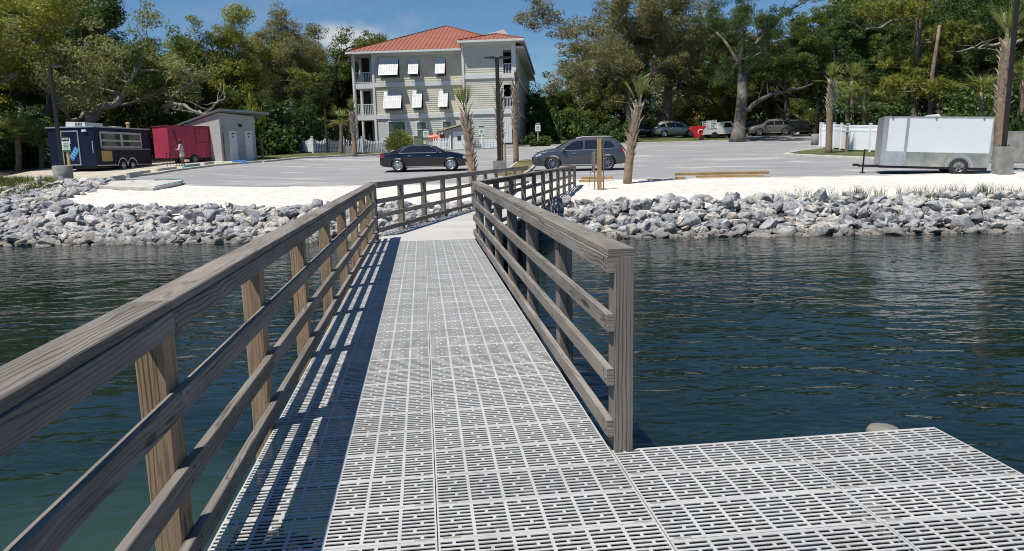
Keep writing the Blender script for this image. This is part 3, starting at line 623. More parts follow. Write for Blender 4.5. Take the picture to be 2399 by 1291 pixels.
RAILZ = ((1.032, .95), (.735, .646), (.447, .358), (.168, .079))
def railing(label, fpos, length, posts, capc, side, joints, first=0.0, zdeck=0.0, postbot=-2.2, warm=False, pw=.100, endcap=True):
    "fpos(n, d, z) maps across/along coordinates; side=-1 left of the deck, +1 right"
    t = thing('railing', label, 'railing', fpos(capc, first, 0))
    t.matrix_world = Matrix.Translation(t.location)
    inv = -t.location
    inner = capc - side * .076; rail_c = inner + side * .019; post_c = rail_c + side * (.019 + pw / 2 + .001)
    for d_ in posts:
        b = MB(); p0 = fpos(post_c, d_, postbot); b.bar(p0, fpos(post_c, d_, 1.0305), pw, pw + .03, up=fpos(0, 1, 0) - fpos(0, 0, 0), ch=.004)
        o = b.build('post', M['wood_warm'] if warm else M['wood'], t); o.matrix_parent_inverse = Matrix.Translation(inv)
    js = [first] + [j for j in joints if first < j < first + length] + [first + length]
    for a, c in zip(js, js[1:]):
        b = MB(); b.bar(fpos(capc, a + .002, 1.051 + random.uniform(-.001, .001)), fpos(capc, c - .002, 1.051 + random.uniform(-.001, .001)), .142, .037, ch=.004)
        o = b.build('cap_rail', M['wood'], t); o.matrix_parent_inverse = Matrix.Translation(inv)
    for i, (zt, zb) in enumerate(RAILZ):
        off = (0, .0, 1.53, 3.06)[i]; jj = [first] + [j + off for j in joints if first < j + off < first + length] + [first + length]
        for a, c in zip(jj, jj[1:]):
            b = MB(); b.bar(fpos(rail_c, a + .002, (zt + zb) / 2), fpos(rail_c, c - .002, (zt + zb) / 2), .038, zt - zb, ch=.003)
            for d_ in posts:
                if a < d_ < c:
                    for dz in (-.02, .02):
                        q = fpos(rail_c - side * .0195, d_ + dz * .9, (zt + zb) / 2 + dz); nrm = (fpos(-side, 0, 0) - fpos(0, 0, 0)); b.tube([q - nrm * .002, q + nrm * .0012], .008, 8, 1)
            o = b.build('rail', [M['wood'], M['screw']], t); o.matrix_parent_inverse = Matrix.Translation(inv)
    return t
railing('weathered grey wooden railing along the left edge of the slotted ramp', pd, 14.7, [-.4, 1.13, 2.66, 4.19, 5.72, 7.25, 8.78, 10.31, 11.84, 13.37], -.968, -1, [2.62, 7.25, 11.84], first=-.8, warm=True)
railing('weathered grey wooden railing along the right edge of the slotted ramp', pd, 9.9, [3.55 + .01, 5.10, 6.63, 8.16, 9.69, 11.2, 12.7, 13.25], .979, 1, [8.16, 11.2], first=3.50)
posts2 = list(np.arange(13.35, 29.9, 1.53))
railing('wooden railing along the left side of the far solid walkway, before the sedan', sm, 16.3, posts2, -5.575, -1, [16.4, 20.99, 25.58], first=13.35)
railing('dark wooden railing along the right side of the far solid walkway', sm, 15.6, [13.2 + 1.5 * k for k in range(11)], -3.435, 1, [16.2, 20.7, 25.2], first=13.1)

# ------------------------------------------------------------------ vehicles
def interp(pts, x): return float(np.interp(x, [p[0] for p in pts], [p[1] for p in pts]))
def car(name, label, paint, spec, loc, rz, group=None, rim='rim'):
    """x forward along length (rear at 0), y across, z up. spec: L, W, top profile, belt line, wheels, radius, sill, windows"""
    t = thing(name, label, 'car', loc, rz, group)
    Ln, Wd = spec['L'], spec['W']; top = spec['top']; R = spec['R']; wx = spec['wheels']; sill = spec['sill']; belt = spec['belt']
    arch = R + .055
    xs = list(np.linspace(0, Ln, 61))
    for c in wx: xs += [c + arch * math.cos(a) for a in np.linspace(0, math.pi, 15)] + [c - arch - .001, c + arch + .001]
    xs += [p[0] for p in top]; xs = sorted(set(round(min(max(x, 0), Ln), 4) for x in xs))
    def bot(x):
        z = interp(spec['bottom'], x)
        for c in wx:
            if abs(x - c) < arch: z = max(z, R + math.sqrt(max(arch * arch - (x - c) ** 2, 0)))
        return z
    def halfw(x, z):
        e = interp(spec['plan'], x) * Wd / 2; zb = interp(belt, x)
        if z <= zb:
            u = (z - sill) / max(zb - sill, .01); f = 1 - .10 * (1 - min(max(u, 0), 1)) ** 2.5 - .035 * max(0, (u - .62) / .38) ** 2 + (.012 if u > .60 else 0) * min(1, max(0, (.9 - u) / .3))
        else: f = .955 - .27 * ((z - zb) / .52) ** 1.15
        return e * f
    nz = 16; b = MB(); cols = []
    for x in xs:
        z0, z1 = bot(x), interp(top, x); zb = min(interp(belt, x), z1)
        zz = [z0 + (zb - z0) * k / 9 for k in range(10)] + [zb + (z1 - zb) * k / 6 for k in range(1, 7)]
        cols.append([(x, halfw(x, z), z) for z in zz])
    vs = []; fs = []
    for s in (1, -1):
        base = len(vs)
        for c in cols: vs += [(p[0], p[1] * s, p[2]) for p in c]
        for i in range(len(cols) - 1):
            for j in range(nz - 1): fs.append((base + i * nz + j, base + (i + 1) * nz + j, base + (i + 1) * nz + j + 1, base + i * nz + j + 1))
    off = len(cols) * nz; crown = spec.get('crown', .035)
    tb = len(vs); kt = 7
    for c in cols:
        x, y, z = c[-1]
        for k in range(kt):
            u = -1 + 2 * k / (kt - 1); vs.append((x, y * u, z + crown * (1 - u * u) * min(1, y)))
    for i in range(len(cols) - 1):
        for k in range(kt - 1): fs.append((tb + i * kt + k, tb + i * kt + k + 1, tb + (i + 1) * kt + k + 1, tb + (i + 1) * kt + k))
        fs.append((i * nz, off + i * nz, off + (i + 1) * nz, (i + 1) * nz))
    for i in (0, len(cols) - 1):
        for j in range(nz - 1): fs.append((i * nz + j, i * nz + j + 1, off + i * nz + j + 1, off + i * nz + j))
    b.add(vs, fs)
    body = b.build('body', M[paint], t, True)
    bm = bmesh.new(); bm.from_mesh(body.data); bmesh.ops.remove_doubles(bm, verts=bm.verts, dist=.002); bmesh.ops.recalc_face_normals(bm, faces=bm.faces); bm.to_mesh(body.data); bm.free()
    body.data.polygons.foreach_set('use_smooth', [True] * len(body.data.polygons))
    md = body.modifiers.new('es', 'EDGE_SPLIT'); md.split_angle = R_(38)
    # dark floor between the wheels
    f = MB(); f.box((Ln / 2, 0, sill + .14), (Ln - .5, Wd * .84, .12)); f.build('underbody', M['dark'], t)
    def side_patch(poly, s, o_=.006):
        b_ = MB(); bm_ = bmesh.new(); bm_.faces.new([bm_.verts.new((p[0], 0, p[1])) for p in poly]); bmesh.ops.triangulate(bm_, faces=bm_.faces)
        for _ in range(3): bmesh.ops.subdivide_edges(bm_, edges=[e for e in bm_.edges if e.calc_length() > .12], cuts=1); bmesh.ops.triangulate(bm_, faces=[f_ for f_ in bm_.faces if len(f_.verts) > 4])
        ix = {v: i for i, v in enumerate(bm_.verts)}
        b_.add([(v.co.x, s * (halfw(v.co.x, v.co.z) + o_), v.co.z) for v in bm_.verts], [[ix[v] for v in f_.verts] for f_ in bm_.faces]); bm_.free(); return b_
    for s in (1, -1):
        for poly in spec['side_windows']: side_patch(poly, s).build('side_window', M['glass'], t, True)
        if 'trim' in spec:
            q = MB(); 
            for line in spec['trim']: q.tube([(x, s * (halfw(x, z) + .008), z) for x, z in line], .014, 6)
            q.build('window_trim', M['chrome'], t)
        if 'rail' in spec: q = MB(); q.tube([(x, s * (halfw(x, interp(top, x)) - .06), z) for x, z in spec['rail']], .02, 6); q.build('roof_rail', M['alu'], t)
        q = MB()
        for ln in spec['seams']: q.tube([(x, s * (halfw(x, z) + .001), z) for x, z in ln], .006, 4)
        q.build('door_seam', M['dark'], t)
        for (x, z) in spec['handles']:
            q = MB(); q.bar((x, s * (halfw(x, z) + .025), z), (x + .2, s * (halfw(x + .2, z) + .025), z), .022, .028); q.build('door_handle', M[spec.get('handle_mat', 'chrome')], t)
        x, z = spec['mirror']; q = MB(); y = halfw(x, z); q.lathe([(.0, -.02), (.085, 0), (.10, .09), (.07, .17), (0, .19)], (x - .05, s * (y + .13), z + .02), 10, 'x'); q.bar((x, s * y, z), (x, s * (y + .12), z), .05, .03); q.build('mirror', M[paint], t, True)
        side_patch(spec['tail'], s, .007).build('tail_lamp', M['red_lamp'], t, True); side_patch(spec['head'], s, .007).build('headlight', M['lamp'], t, True)
        if 'sillstrip' in spec: side_patch(spec['sillstrip'], s, .008).build('sill_trim', M['chrome'], t, True)
    def top_patch(x0, x1, inset, nm):
        q = MB(); v = []; f_ = []; n_ = 9
        for i in range(n_):
            x = x0 + (x1 - x0) * i / (n_ - 1); z = interp(top, x); y = halfw(x, z) * inset
            for k in range(5): u = -1 + k / 2; v.append((x, y * u, z + .008 + crown * (1 - (u * inset) ** 2) * min(1, halfw(x, z))))
        for i in range(n_ - 1):
            for k in range(4): f_.append((i * 5 + k, i * 5 + k + 1, (i + 1) * 5 + k + 1, (i + 1) * 5 + k))
        q.add(v, f_); q.build(nm, M['glass'], t, True)
    top_patch(*spec['screen'], .93, 'windscreen'); top_patch(*spec['rear_screen'], .9, 'rear_window')
    if 'grille' in spec:
        q = MB(); z0, z1, wd = spec['grille']; q.box((Ln + .004, 0, (z0 + z1) / 2), (.03, wd, z1 - z0)); q.build('grille', M['blk'], t)
    for c in wx:
        for s in (1, -1):
            y = s * (Wd / 2 * .985 - .11); q = MB(); q.lathe([(R * .70, -.10), (R * .72, -.11), (R * .9, -.112), (R, -.085), (R, .085), (R * .9, .112), (R * .72, .11), (R * .70, .10)], (c, y, R), 28, 'y', cap=False); tyre = q.build('wheel', M['rubber'], t, True)
            q = MB(); yo = s * .092; rr = R * .70
            q.lathe([(rr, -.015), (rr, .015)], (c, y + s * .055, R), 24, 'y', 1)
            ring = [(rr * math.cos(a), rr * math.sin(a)) for a in np.linspace(0, 2 * math.pi, 25)]
            q.tube([(c + x_ * .97, y + yo, R + z_ * .97) for x_, z_ in ring], .022, 6)
            for k in range(spec.get('spokes', 10)):
                a = 2 * math.pi * k / spec.get('spokes', 10)
                q.bar((c + .05 * math.cos(a), y + yo - s * .006, R + .05 * math.sin(a)), (c + rr * .97 * math.cos(a), y + yo, R + rr * .97 * math.sin(a)), .045, .02, up=(0, 1, 0))
            q.lathe([(.065, -.01), (.05, .014)] if s > 0 else [(.05, -.014), (.065, .01)], (c, y + yo, R), 12, 'y')
            q.build('rim', [M[rim], M['dark']], tyre, False)
    return t
SEDAN = dict(L=5.12, W=1.91, R=.345, sill=.2, wheels=(1.04, 4.03), spokes=12,
    top=[(0, .78), (.03, .98), (.25, 1.06), (.62, 1.09), (1.25, 1.36), (1.6, 1.455), (2.1, 1.49), (2.7, 1.475), (3.05, 1.40), (3.75, 1.075), (4.3, 1.0), (4.85, .86), (5.06, .72), (5.12, .5)],
    bottom=[(0, .42), (.12, .3), (.6, .24), (1.5, .2), (3.6, .2), (4.6, .24), (5.0, .28), (5.12, .34)], belt=[(0, .78), (.03, .94), (.6, .98), (1.5, 1.0), (3.3, .97), (4.3, .93), (4.85, .82), (5.06, .70), (5.12, .5)],
    plan=[(0, .80), (.12, .90), (.6, .98), (1.5, 1), (3.9, 1), (4.6, .95), (4.95, .84), (5.12, .66)],
    side_windows=[[(1.22, 1.04), (1.50, 1.30), (1.78, 1.395), (2.22, 1.425), (2.28, 1.04)], [(2.34, 1.04), (2.30, 1.425), (2.62, 1.41), (2.92, 1.34), (3.42, 1.03)]],
    trim=[[(1.12, 1.02), (1.48, 1.325), (1.78, 1.42), (2.3, 1.45), (2.66, 1.432), (2.98, 1.355), (3.52, 1.02)], [(1.12, 1.02), (2.3, 1.02), (3.5, 1.01)]],
    seams=[[(2.31, 1.02), (2.31, .28)], [(3.48, 1.0), (3.55, .62), (3.5, .3)], [(1.5, 1.0), (1.38, .7)]], handles=[(1.62, .86), (2.66, .86)], mirror=(3.28, 1.02),
    tail=[(.02, .76), (.03, .95), (.36, .98), (.24, .78)], head=[(4.72, .66), (4.70, .80), (5.0, .74), (5.05, .62)], screen=(3.10, 3.72), rear_screen=(.68, 1.42), grille=(.36, .66, 1.1),
    sillstrip=[(1.5, .235), (1.5, .27), (3.6, .27), (3.6, .235)])
SUV = dict(L=5.05, W=1.96, R=.39, sill=.24, wheels=(1.05, 3.98), spokes=10,
    top=[(0, .75), (.02, 1.0), (.12, 1.12), (.42, 1.50), (.62, 1.665), (1.2, 1.715), (2.0, 1.735), (2.7, 1.70), (3.05, 1.60), (3.78, 1.19), (4.3, 1.12), (4.8, .98), (5.0, .82), (5.05, .55)],
    bottom=[(0, .5), (.1, .36), (.6, .3), (1.5, .25), (3.5, .25), (4.6, .28), (4.95, .32), (5.05, .4)], belt=[(0, .75), (.02, 1.0), (.12, 1.08), (1.0, 1.12), (1.5, 1.10), (3.3, 1.04), (4.3, 1.02), (4.8, .92), (5.0, .78), (5.05, .55)],
    plan=[(0, .82), (.1, .92), (.6, .985), (1.5, 1), (3.9, 1), (4.55, .95), (4.9, .84), (5.05, .68)],
    side_windows=[[(.62, 1.20), (.84, 1.50), (1.08, 1.565), (1.16, 1.545), (1.30, 1.15)], [(1.40, 1.15), (1.24, 1.56), (1.7, 1.60), (2.24, 1.605), (2.28, 1.13)], [(2.36, 1.12), (2.32, 1.60), (2.66, 1.575), (2.95, 1.49), (3.5, 1.09)]],
    trim=[[(.5, 1.17), (1.35, 1.125), (2.3, 1.10), (3.55, 1.065)]], rail=[(.75, 1.75), (.9, 1.785), (1.6, 1.80), (2.3, 1.79), (2.6, 1.745)],
    seams=[[(2.32, 1.1), (2.32, .35)], [(3.52, 1.06), (3.58, .7), (3.52, .36)], [(1.42, 1.12), (1.44, .8)]], handles=[(1.66, .95), (2.74, .93)], mirror=(3.36, 1.12), handle_mat='chrome',
    tail=[(.02, .86), (.02, 1.02), (.2, 1.09), (.52, 1.02), (.2, .92)], head=[(4.58, .86), (4.62, .96), (4.86, .86), (4.93, .76)], screen=(3.08, 3.76), rear_screen=(.15, .52), grille=(.45, .78, 1.0),
    sillstrip=[(1.5, .30), (1.5, .335), (3.5, .335), (3.5, .30)])
def car_at(name, label, paint, spec, pxr, pxf, Y, group=None, rim='rim', yaw=0.0, Yf=None):
    a, c = onG(pxr, Y), onG(pxf, Yf or Y); d = c - a; return car(name, label, paint, spec, a, math.atan2(d.y, d.x), group, rim)
sed = car_at('sedan', 'glossy black four-door sedan parked side-on, its nose behind the leaning palm trunk', 'paint_navy', SEDAN, 895, 1098, 42.2)
suv = car_at('sport_utility_car', 'slate grey sport utility car with roof rails parked behind the wooden sign post', 'paint_grey', SUV, 1463, 1250, 40.0, rim='rim_dark')
for o in (sed, suv):      # sit both pairs of wheels on the sloping asphalt
    o.location.z = float(gz(*(o.location.xy))) + .025
car_at('parked_car', 'silver-green sport utility car in the shade behind the twin oak trunks', 'paint_silver', SUV, 1530, 1618, 84)
car_at('parked_car', 'grey-brown sport utility car parked furthest right under the dark trees', 'paint_tan', SUV, 1852, 1765, 83)
car_at('parked_car', 'dark car with bright reflections parked just right of the big oak trunk', 'paint_black', SEDAN, 1800, 1722, 88)
car_at('parked_car', 'black car almost hidden between palm trunk and oak trunk', 'paint_black', SEDAN, 1445, 1528, 86, rim='rim_dark')
car_at('parked_car', 'black car deep in the shade left of the white vinyl fence', 'paint_black', SUV, 1828, 1905, 97, rim='rim_dark')
# white pickup with a slatted rack, and the red hopper beside it
pk = onG(1650, 79); t = thing('pickup_truck', 'white pickup truck with a slatted white rack left of the big oak trunk', 'truck', pk, .05)
b = MB(); b.prism([(0, -.95, .45), (0, -.95, 1.05), (1.2, -.95, 1.12), (1.6, -.9, 1.75), (2.5, -.9, 1.78), (3.0, -.95, 1.15), (3.9, -.95, 1.05), (4.0, -.95, .5)], (0, 1.9, 0)); b.build('body', M['paint_white'], t)
b = MB(); b.prism([(1.68, -.965, 1.15), (1.9, -.965, 1.64), (2.4, -.965, 1.66), (2.75, -.965, 1.18)], (0, 1.93, 0)); b.build('side_window', M['glass'], t)
for x in (.75, 3.2):
    b = MB(); b.lathe([(.2, -1.0), (.36, -1.0), (.36, 1.0), (.2, 1.0)], (x, 0, .36), 20, 'y'); b.build('wheel', M['rubber'], t, True)
for y in (-.97, .9):
    b = MB()
    for k in range(5): b.box((.45, y, 1.15 + k * .17), (1.0, .04, .1))
    for x in (0, .45, .9): b.box((x, y + .01, 1.5), (.06, .05, .9))
    b.build('rack', M['white'], t)
rh = onG(1633, 76); t = thing('hopper_cart', 'bright red tapered hopper cart standing on the oak lawn', 'cart', rh)
b = MB(); b.prism([(-.28, -.4, .35), (-.75, -.4, 1.15), (-.7, -.4, 1.45), (.8, -.4, 1.52), (.62, -.4, 1.25), (.28, -.4, .35)], (0, .8, 0)); b.build('hopper', M['red'], t)
b = MB(); b.lathe([(.12, -.08), (.24, -.08), (.24, .08), (.12, .08)], (.3, -.42, .24), 14, 'y'); b.build('wheel', M['rubber'], t)
b = MB(); b.bar((-.3, -.3, 0), (-.2, -.3, .5), .05, .05); b.bar((-.3, .3, 0), (-.2, .3, .5), .05, .05); b.build('leg', M['steel'], t)
b = MB(); b.tube([(.25 + .3 * math.cos(a), -.415, .82 + .3 * math.sin(a)) for a in np.linspace(.6, 3.6, 12)], .05, 6); b.build('white_band', M['white'], t)

# ------------------------------------------------------------------ trailers
def frame(b, x0, x1, z0, z1, y, wd, th=.03, m=0):
    for (a, c, e, f) in ((x0, z0, x1, z0 + wd), (x0, z1 - wd, x1, z1), (x0, z0 + wd, x0 + wd, z1 - wd), (x1 - wd, z0 + wd, x1, z1 - wd)): b.box(((a + e) / 2, y, (c + f) / 2), (abs(e - a), th, abs(f - c)), m)
def wheel(par, x, y, R, wd=.2, s=-1, rim='rim', tube=.6):
    q = MB(); q.lathe([(R * tube, -wd / 2), (R * .93, -wd / 2), (R, -wd * .35), (R, wd * .35), (R * .93, wd / 2), (R * tube, wd / 2)], (x, y, R), 24, 'y', cap=False); o = q.build('wheel', M['rubber'], par, True)
    q = MB(); q.lathe([(R * tube * .98, -.02), (R * tube, .02)], (x, y + s * wd * .2, R), 20, 'y', 1); yo = y + s * (wd / 2 - .03)
    for k in range(6):
        a = k * math.pi / 3; q.bar((x, yo, R), (x + R * tube * math.cos(a), yo, R + R * tube * math.sin(a)), .07, .02, up=(0, 1, 0))
    q.tube([(x + R * tube * .95 * math.cos(a), yo, R + R * tube * .95 * math.sin(a)) for a in np.linspace(0, 6.283, 21)], .018, 6); q.build('rim', [M[rim], M['dark']], o); return o
def fender(b, xs, R, y, d, m=0):
    for x in xs:
        pts = [(x + (R + .07) * math.cos(a), y, R + (R + .07) * math.sin(a)) for a in np.linspace(-.05, math.pi + .05, 15)]
        for p, q in zip(pts, pts[1:]): b.quad(p, q, (q[0], y + d, q[2]), (p[0], y + d, p[2]), m=m); b.quad(p, (p[0] + (p[0] - x) * .16, y, R + (p[2] - R) * 1.16), (q[0] + (q[0] - x) * .16, y, R + (q[2] - R) * 1.16), q, m=m)
# white enclosed cargo trailer, nose up
a = G(2050, 402); t = thing('cargo_trailer', 'white enclosed cargo trailer with polished lower skirt parked nose-up on the lot', 'trailer', onG(2062, 30.9, .06), 0, None, (0, R_(2.4), R_(-20)))
TL, TW, TH = 3.95, 2.0, 2.0; zb = .34
b = MB(); b.box((TL / 2, TW / 2, zb + TH / 2), (TL, TW, TH)); b.build('body', M['trailer_white'], t)
b = MB(); b.box((TL / 2, TW / 2, zb + TH + .018), (TL + .04, TW + .04, .036)); b.build('roof', M['alu_dull'], t)
b = MB(); b.box((TL / 2 + .42, -.006, zb + .29), (TL - .84, .012, .58)); b.build('stone_guard', M['alu_dull'], t)
b = MB(); b.box((.43, -.008, zb + .30), (.86, .016, .60)); b.box((.08, -.011, zb + TH / 2), (.16, .018, TH - .02)); b.box((-.01, TW / 2, zb + TH / 2), (.02, TW, TH)); b.build('corner_guard', M['alu'], t)
b = MB(); b.box((.88, -.016, zb + TH / 2), (.10, .02, TH - .04)); 
for k in range(14): b.lathe([(.008, -.03), (.008, -.02)], (.86, 0, zb + .1 + k * .125), 6, 'y', 1)
b.build('door_edge', [M['alu'], M['screw']], t)
b = MB(); b.box((TL - .01, -.005, zb + TH / 2), (.05, .02, TH)); b.build('rear_edge_trim', M['alu'], t)
b = MB(); b.box((TL / 2, TW / 2, zb - .05), (TL - .05, TW - .1, .1)); b.bar((1.2, TW / 2 - .6, zb - .05), (-.75, TW / 2, zb - .05), .07, .1); b.bar((1.2, TW / 2 + .6, zb - .05), (-.75, TW / 2, zb - .05), .07, .1); b.box((-.85, TW / 2, zb - .02), (.25, .1, .1)); b.build('chassis', M['blk'], t)
b = MB(); b.tube([(-.55, TW / 2, -.02), (-.55, TW / 2, 1.0)], .035, 8); b.box((-.55, TW / 2, .0), (.2, .2, .03)); b.tube([(-.55, TW / 2, .98), (-.4, TW / 2, .98)], .015, 6); b.build('jack', M['blk'], t)
for s, y in ((-1, .06), (1, TW - .06)): wheel(t, 2.9, y, .36, .2, s, 'rim_dark')
b = MB(); fender(b, (2.9,), .36, -.03, .1); b.build('fender', M['alu'], t)
b = MB(); b.prism([(1.55, .7, zb + TH + .04), (1.7, .7, zb + TH + .12), (2.1, .7, zb + TH + .17), (2.2, .7, zb + TH + .04)], (0, .4, 0)); b.build('roof_vent', M['white'], t)
b = MB()
for x in (.3, 1.9, 3.6): b.box((x, -.02, zb + TH - .06), (.07, .02, .03))
b.build('marker_light', M['red_lamp'], t)
# navy food trailer: door on the end wall that faces left of the camera, serving window on the long side
FT = onG(226, 42.6, .0); t = thing('food_trailer', 'navy blue food trailer with serving window, white door frame and rooftop air conditioner', 'trailer', FT)
FW, FL, FH, f0 = 2.85, 5.4, 2.22, .38
def fbasis(ang): 
    return Vector((math.cos(ang), math.sin(ang), 0)), Vector((-math.sin(ang), math.cos(ang), 0))
ex, ey = fbasis(R_(84))      # ex: along the long side (away, to the right); the end wall runs to the left
t.rotation_euler = (0, 0, R_(84))    # local x along the long side, local +y runs left along the end wall
b = MB(); b.box((FL / 2, FW / 2, f0 + FH / 2), (FL, FW, FH)); b.build('body', M['truck_blue'], t)
b = MB(); b.box((FL / 2, FW / 2, f0 + FH + .035), (FL + .14, FW + .16, .07)); b.build('roof', M['alu'], t)
b = MB()
def frame_side(b, x0, x1, z0, z1, wd, y=-.02, th=.04, m=0): frame(b, x0, x1, z0, z1, y, wd, th, m)
frame_side(b, .45, 4.45, 1.42, 2.38, .12)
for z in (1.86,): b.box((2.45, -.02, z), (3.76, .036, .10))
b.box((2.45, -.022, 1.9), (.2, .036, .72)); w_ = b.build('serving_window', M['alu'], t)
b = MB(); b.box((2.45, -.006, 1.9), (3.76, .012, .74)); b.build('window_pane', M['glass'], w_)
b = MB(); b.box((2.6, -.2, 1.36), (4.4, .38, .035)); b.build('serving_counter', M['alu'], t)
b = MB(); b.box((.95, -.014, .95), (.95, .02, .62)); b.build('menu_board', M['gold'], t)
for x in (2.35, 3.3): wheel(t, x, .03, .36, .2, -1, 'rim'); wheel(t, x, FW - .03, .36, .2, 1, 'rim')
b = MB(); fender(b, (2.35, 3.3), .36, -.05, .1); b.build('fender', M['alu'], t)
b = MB(); b.box((.95, -.012, f0 + .03), (1.9, .024, .06)); b.box((4.57, -.012, f0 + .03), (1.6, .024, .06)); b.build('sill_trim', M['alu'], t)
b = MB(); b.box((-.012, FW / 2, f0 + .03), (.024, FW, .06)); b.box((-.01, .03, f0 + FH / 2), (.03, .07, FH)); b.build('corner_trim', M['truck_blue'], t)
b = MB()
for (y0, y1, z0, z1) in ((.95, 1.02, .5, 2.36), (1.98, 2.05, .5, 2.36), (.95, 2.05, 2.36, 2.44), (.95, 2.05, .44, .5)): b.box((-.02, (y0 + y1) / 2, (z0 + z1) / 2), (.04, y1 - y0, z1 - z0))
d_ = b.build('door_frame', M['alu'], t)
b = MB(); b.box((-.014, 1.5, 1.42), (.012, .96, 1.84)); dr = b.build('door', M['truck_blue'], t)
b = MB(); b.box((-.026, 1.62, 1.86), (.008, .26, .34)); b.box((-.031, 1.62, 1.90), (.004, .18, .03), 1); b.box((-.031, 1.62, 1.80), (.004, .12, .12), 1); b.build('notice', [M['signw'], M['signk']], dr)
b = MB(); Mx = Matrix.Rotation(R_(38), 3, 'X')
b.box((-.026, 1.33, 1.12), (.008, .36, .82), 0, M=Mx)
for k in range(4): b.box((-.032, 1.33 + (.26 - k * .17) * -.615, 1.12 + (.26 - k * .17) * .788), (.005, .26, .05), 1, M=Mx); b.box((-.032, 1.33 + (.26 - k * .17) * -.615 + .05, 1.12 + (.26 - k * .17) * .788 + .05), (.005, .05, .12), 1, M=Mx)
b.build('banner', [M['signb'], M['signlb']], dr)
b = MB(); b.box((-.05, .55, 2.42), (.08, .26, .12)); b.build('wall_lamp', M['white'], t)
b = MB(); b.tube([(-.03, .12, 1.15), (-.05, .12, 1.2), (-.05, .12, 1.75), (-.03, .12, 1.8)], .018, 6); b.build('grab_handle', M['white'], t)
b = MB(); zr = f0 + FH + .07; b.prism([(.35, .7, zr), (.35, .75, zr + .24), (.35, 1.9, zr + .30), (.35, 1.95, zr)], (1.6, 0, 0)); ac = b.build('air_conditioner', M['white'], t)
b = MB()
for k in range(5): b.box((.343, .95 + k * .09, zr + .14), (.012, .05, .16))
b.build('vent_slots', M['dark'], ac)
b = MB(); b.box((3.4, 1.0, zr + .05), (.6, .6, .1)); b.build('roof_vent', M['white'], t)
b = MB(); b.lathe([(.1, 0), (.1, .3), (.16, .3), (.16, .36), (.02, .42)], (4.5, .8, zr), 10); b.build('flue', M['gold'], t)
b = MB(); b.box((FL / 2, FW / 2, .3), (FL - .2, FW - .4, .14)); b.bar((0, FW / 2, .3), (-.9, FW / 2, .3), .1, .1); b.build('chassis', M['blk'], t)
# pink food trailer
PTl = onG(400, 48.6); t = thing('food_trailer', 'bright pink food trailer with a closed hatch next to the grey block building', 'trailer', PTl); t.rotation_euler = (0, 0, R_(57))
b = MB(); b.box((1.6, .9, 1.5), (3.2, 1.8, 2.1)); 
for k in range(9): b.box((.18 + k * .355, -.004, 1.5), (.022, .02, 2.06))
b.build('body', M['pink'], t)
b = MB(); b.box((1.6, .9, 2.57), (3.3, 1.9, .05)); b.box((-.01, 0.0, 1.5), (.06, .06, 2.1)); b.build('edge_trim', M['pink_dark'], t)
b = MB(); frame(b, 1.95, 3.05, 1.45, 2.45, -.03, .05); b.build('hatch', M['pink_dark'], t)
wheel(t, 1.75, .02, .34, .2, -1, 'rim_dark'); wheel(t, 1.75, 1.78, .34, .2, 1, 'rim_dark')
b = MB(); b.box((1.6, .9, .42), (3.0, 1.4, .1)); b.bar((0, .9, .42), (-.8, .9, .42), .1, .1); b.build('chassis', M['blk'], t)
b = MB()
for x in (2.3, 2.6, 2.9, 3.1): b.tube([(x, -.05, 0), (x, -.05, .45)], .03, 6)
b.build('stabiliser_leg', M['pink_dark'], t)
b = MB(); b.bar((.35, -.04, 2.3), (.65, -.04, 1.35), .04, .08); b.build('wiper_bar', M['pink_dark'], t)
# grey block restroom building
SH = onG(597, 50.5); t = thing('restroom_building', 'small grey block building with a sloping roof and two white doors', 'building', onG(521, 50.5)); t.rotation_euler = (0, 0, R_(42))
b = MB(); w_, dp_ = 2.45, 4.6; hr, hl = 3.25, 3.25
b.prism([(0, 0, 0), (w_, 0, 0), (w_, 0, 3.15), (0, 0, 3.35)], (-1.2, dp_, 0)); b.v = [(p[0], p[1], p[2] - (p[1] / dp_) * .75 if p[2] > 1 else p[2]) for p in b.v]
b.build('wall', M['block'], t)
b = MB(); b.prism([(-.12, -.5, 3.48), (w_ + .95, -.5, 3.28), (w_ + .95, -.5, 3.40), (-.12, -.5, 3.60)], (-1.3, dp_ + 1.0, 0)); b.v = [(p[0], p[1], p[2] - ((p[1] + .5) / dp_) * .75) for p in b.v]; b.build('roof', M['steel'], t)
for x in (.85, 1.95):
    b = MB(); b.box((x, -.02, 1.08), (.52, .04, 2.1)); d_ = b.build('door', M['white'], t)
    b = MB(); b.box((x, -.045, 1.95), (.2, .01, .08)); b.box((x, -.045, 1.72), (.1, .01, .1)); b.build('door_sign', M['signk'], d_)
b = MB(); b.box((.13, -.06, 2.25), (.12, .1, .5)); b.build('meter_box', M['steel'], t)
b = MB(); b.tube([(.16, -.06, 0), (.16, -.06, 2.0)], .03, 8); b.build('conduit', M['bronze'], t)
b = MB(); b.box((1.4, -.05, 2.5), (.2, .08, .2)); b.build('wall_lamp', M['bronze'], t)

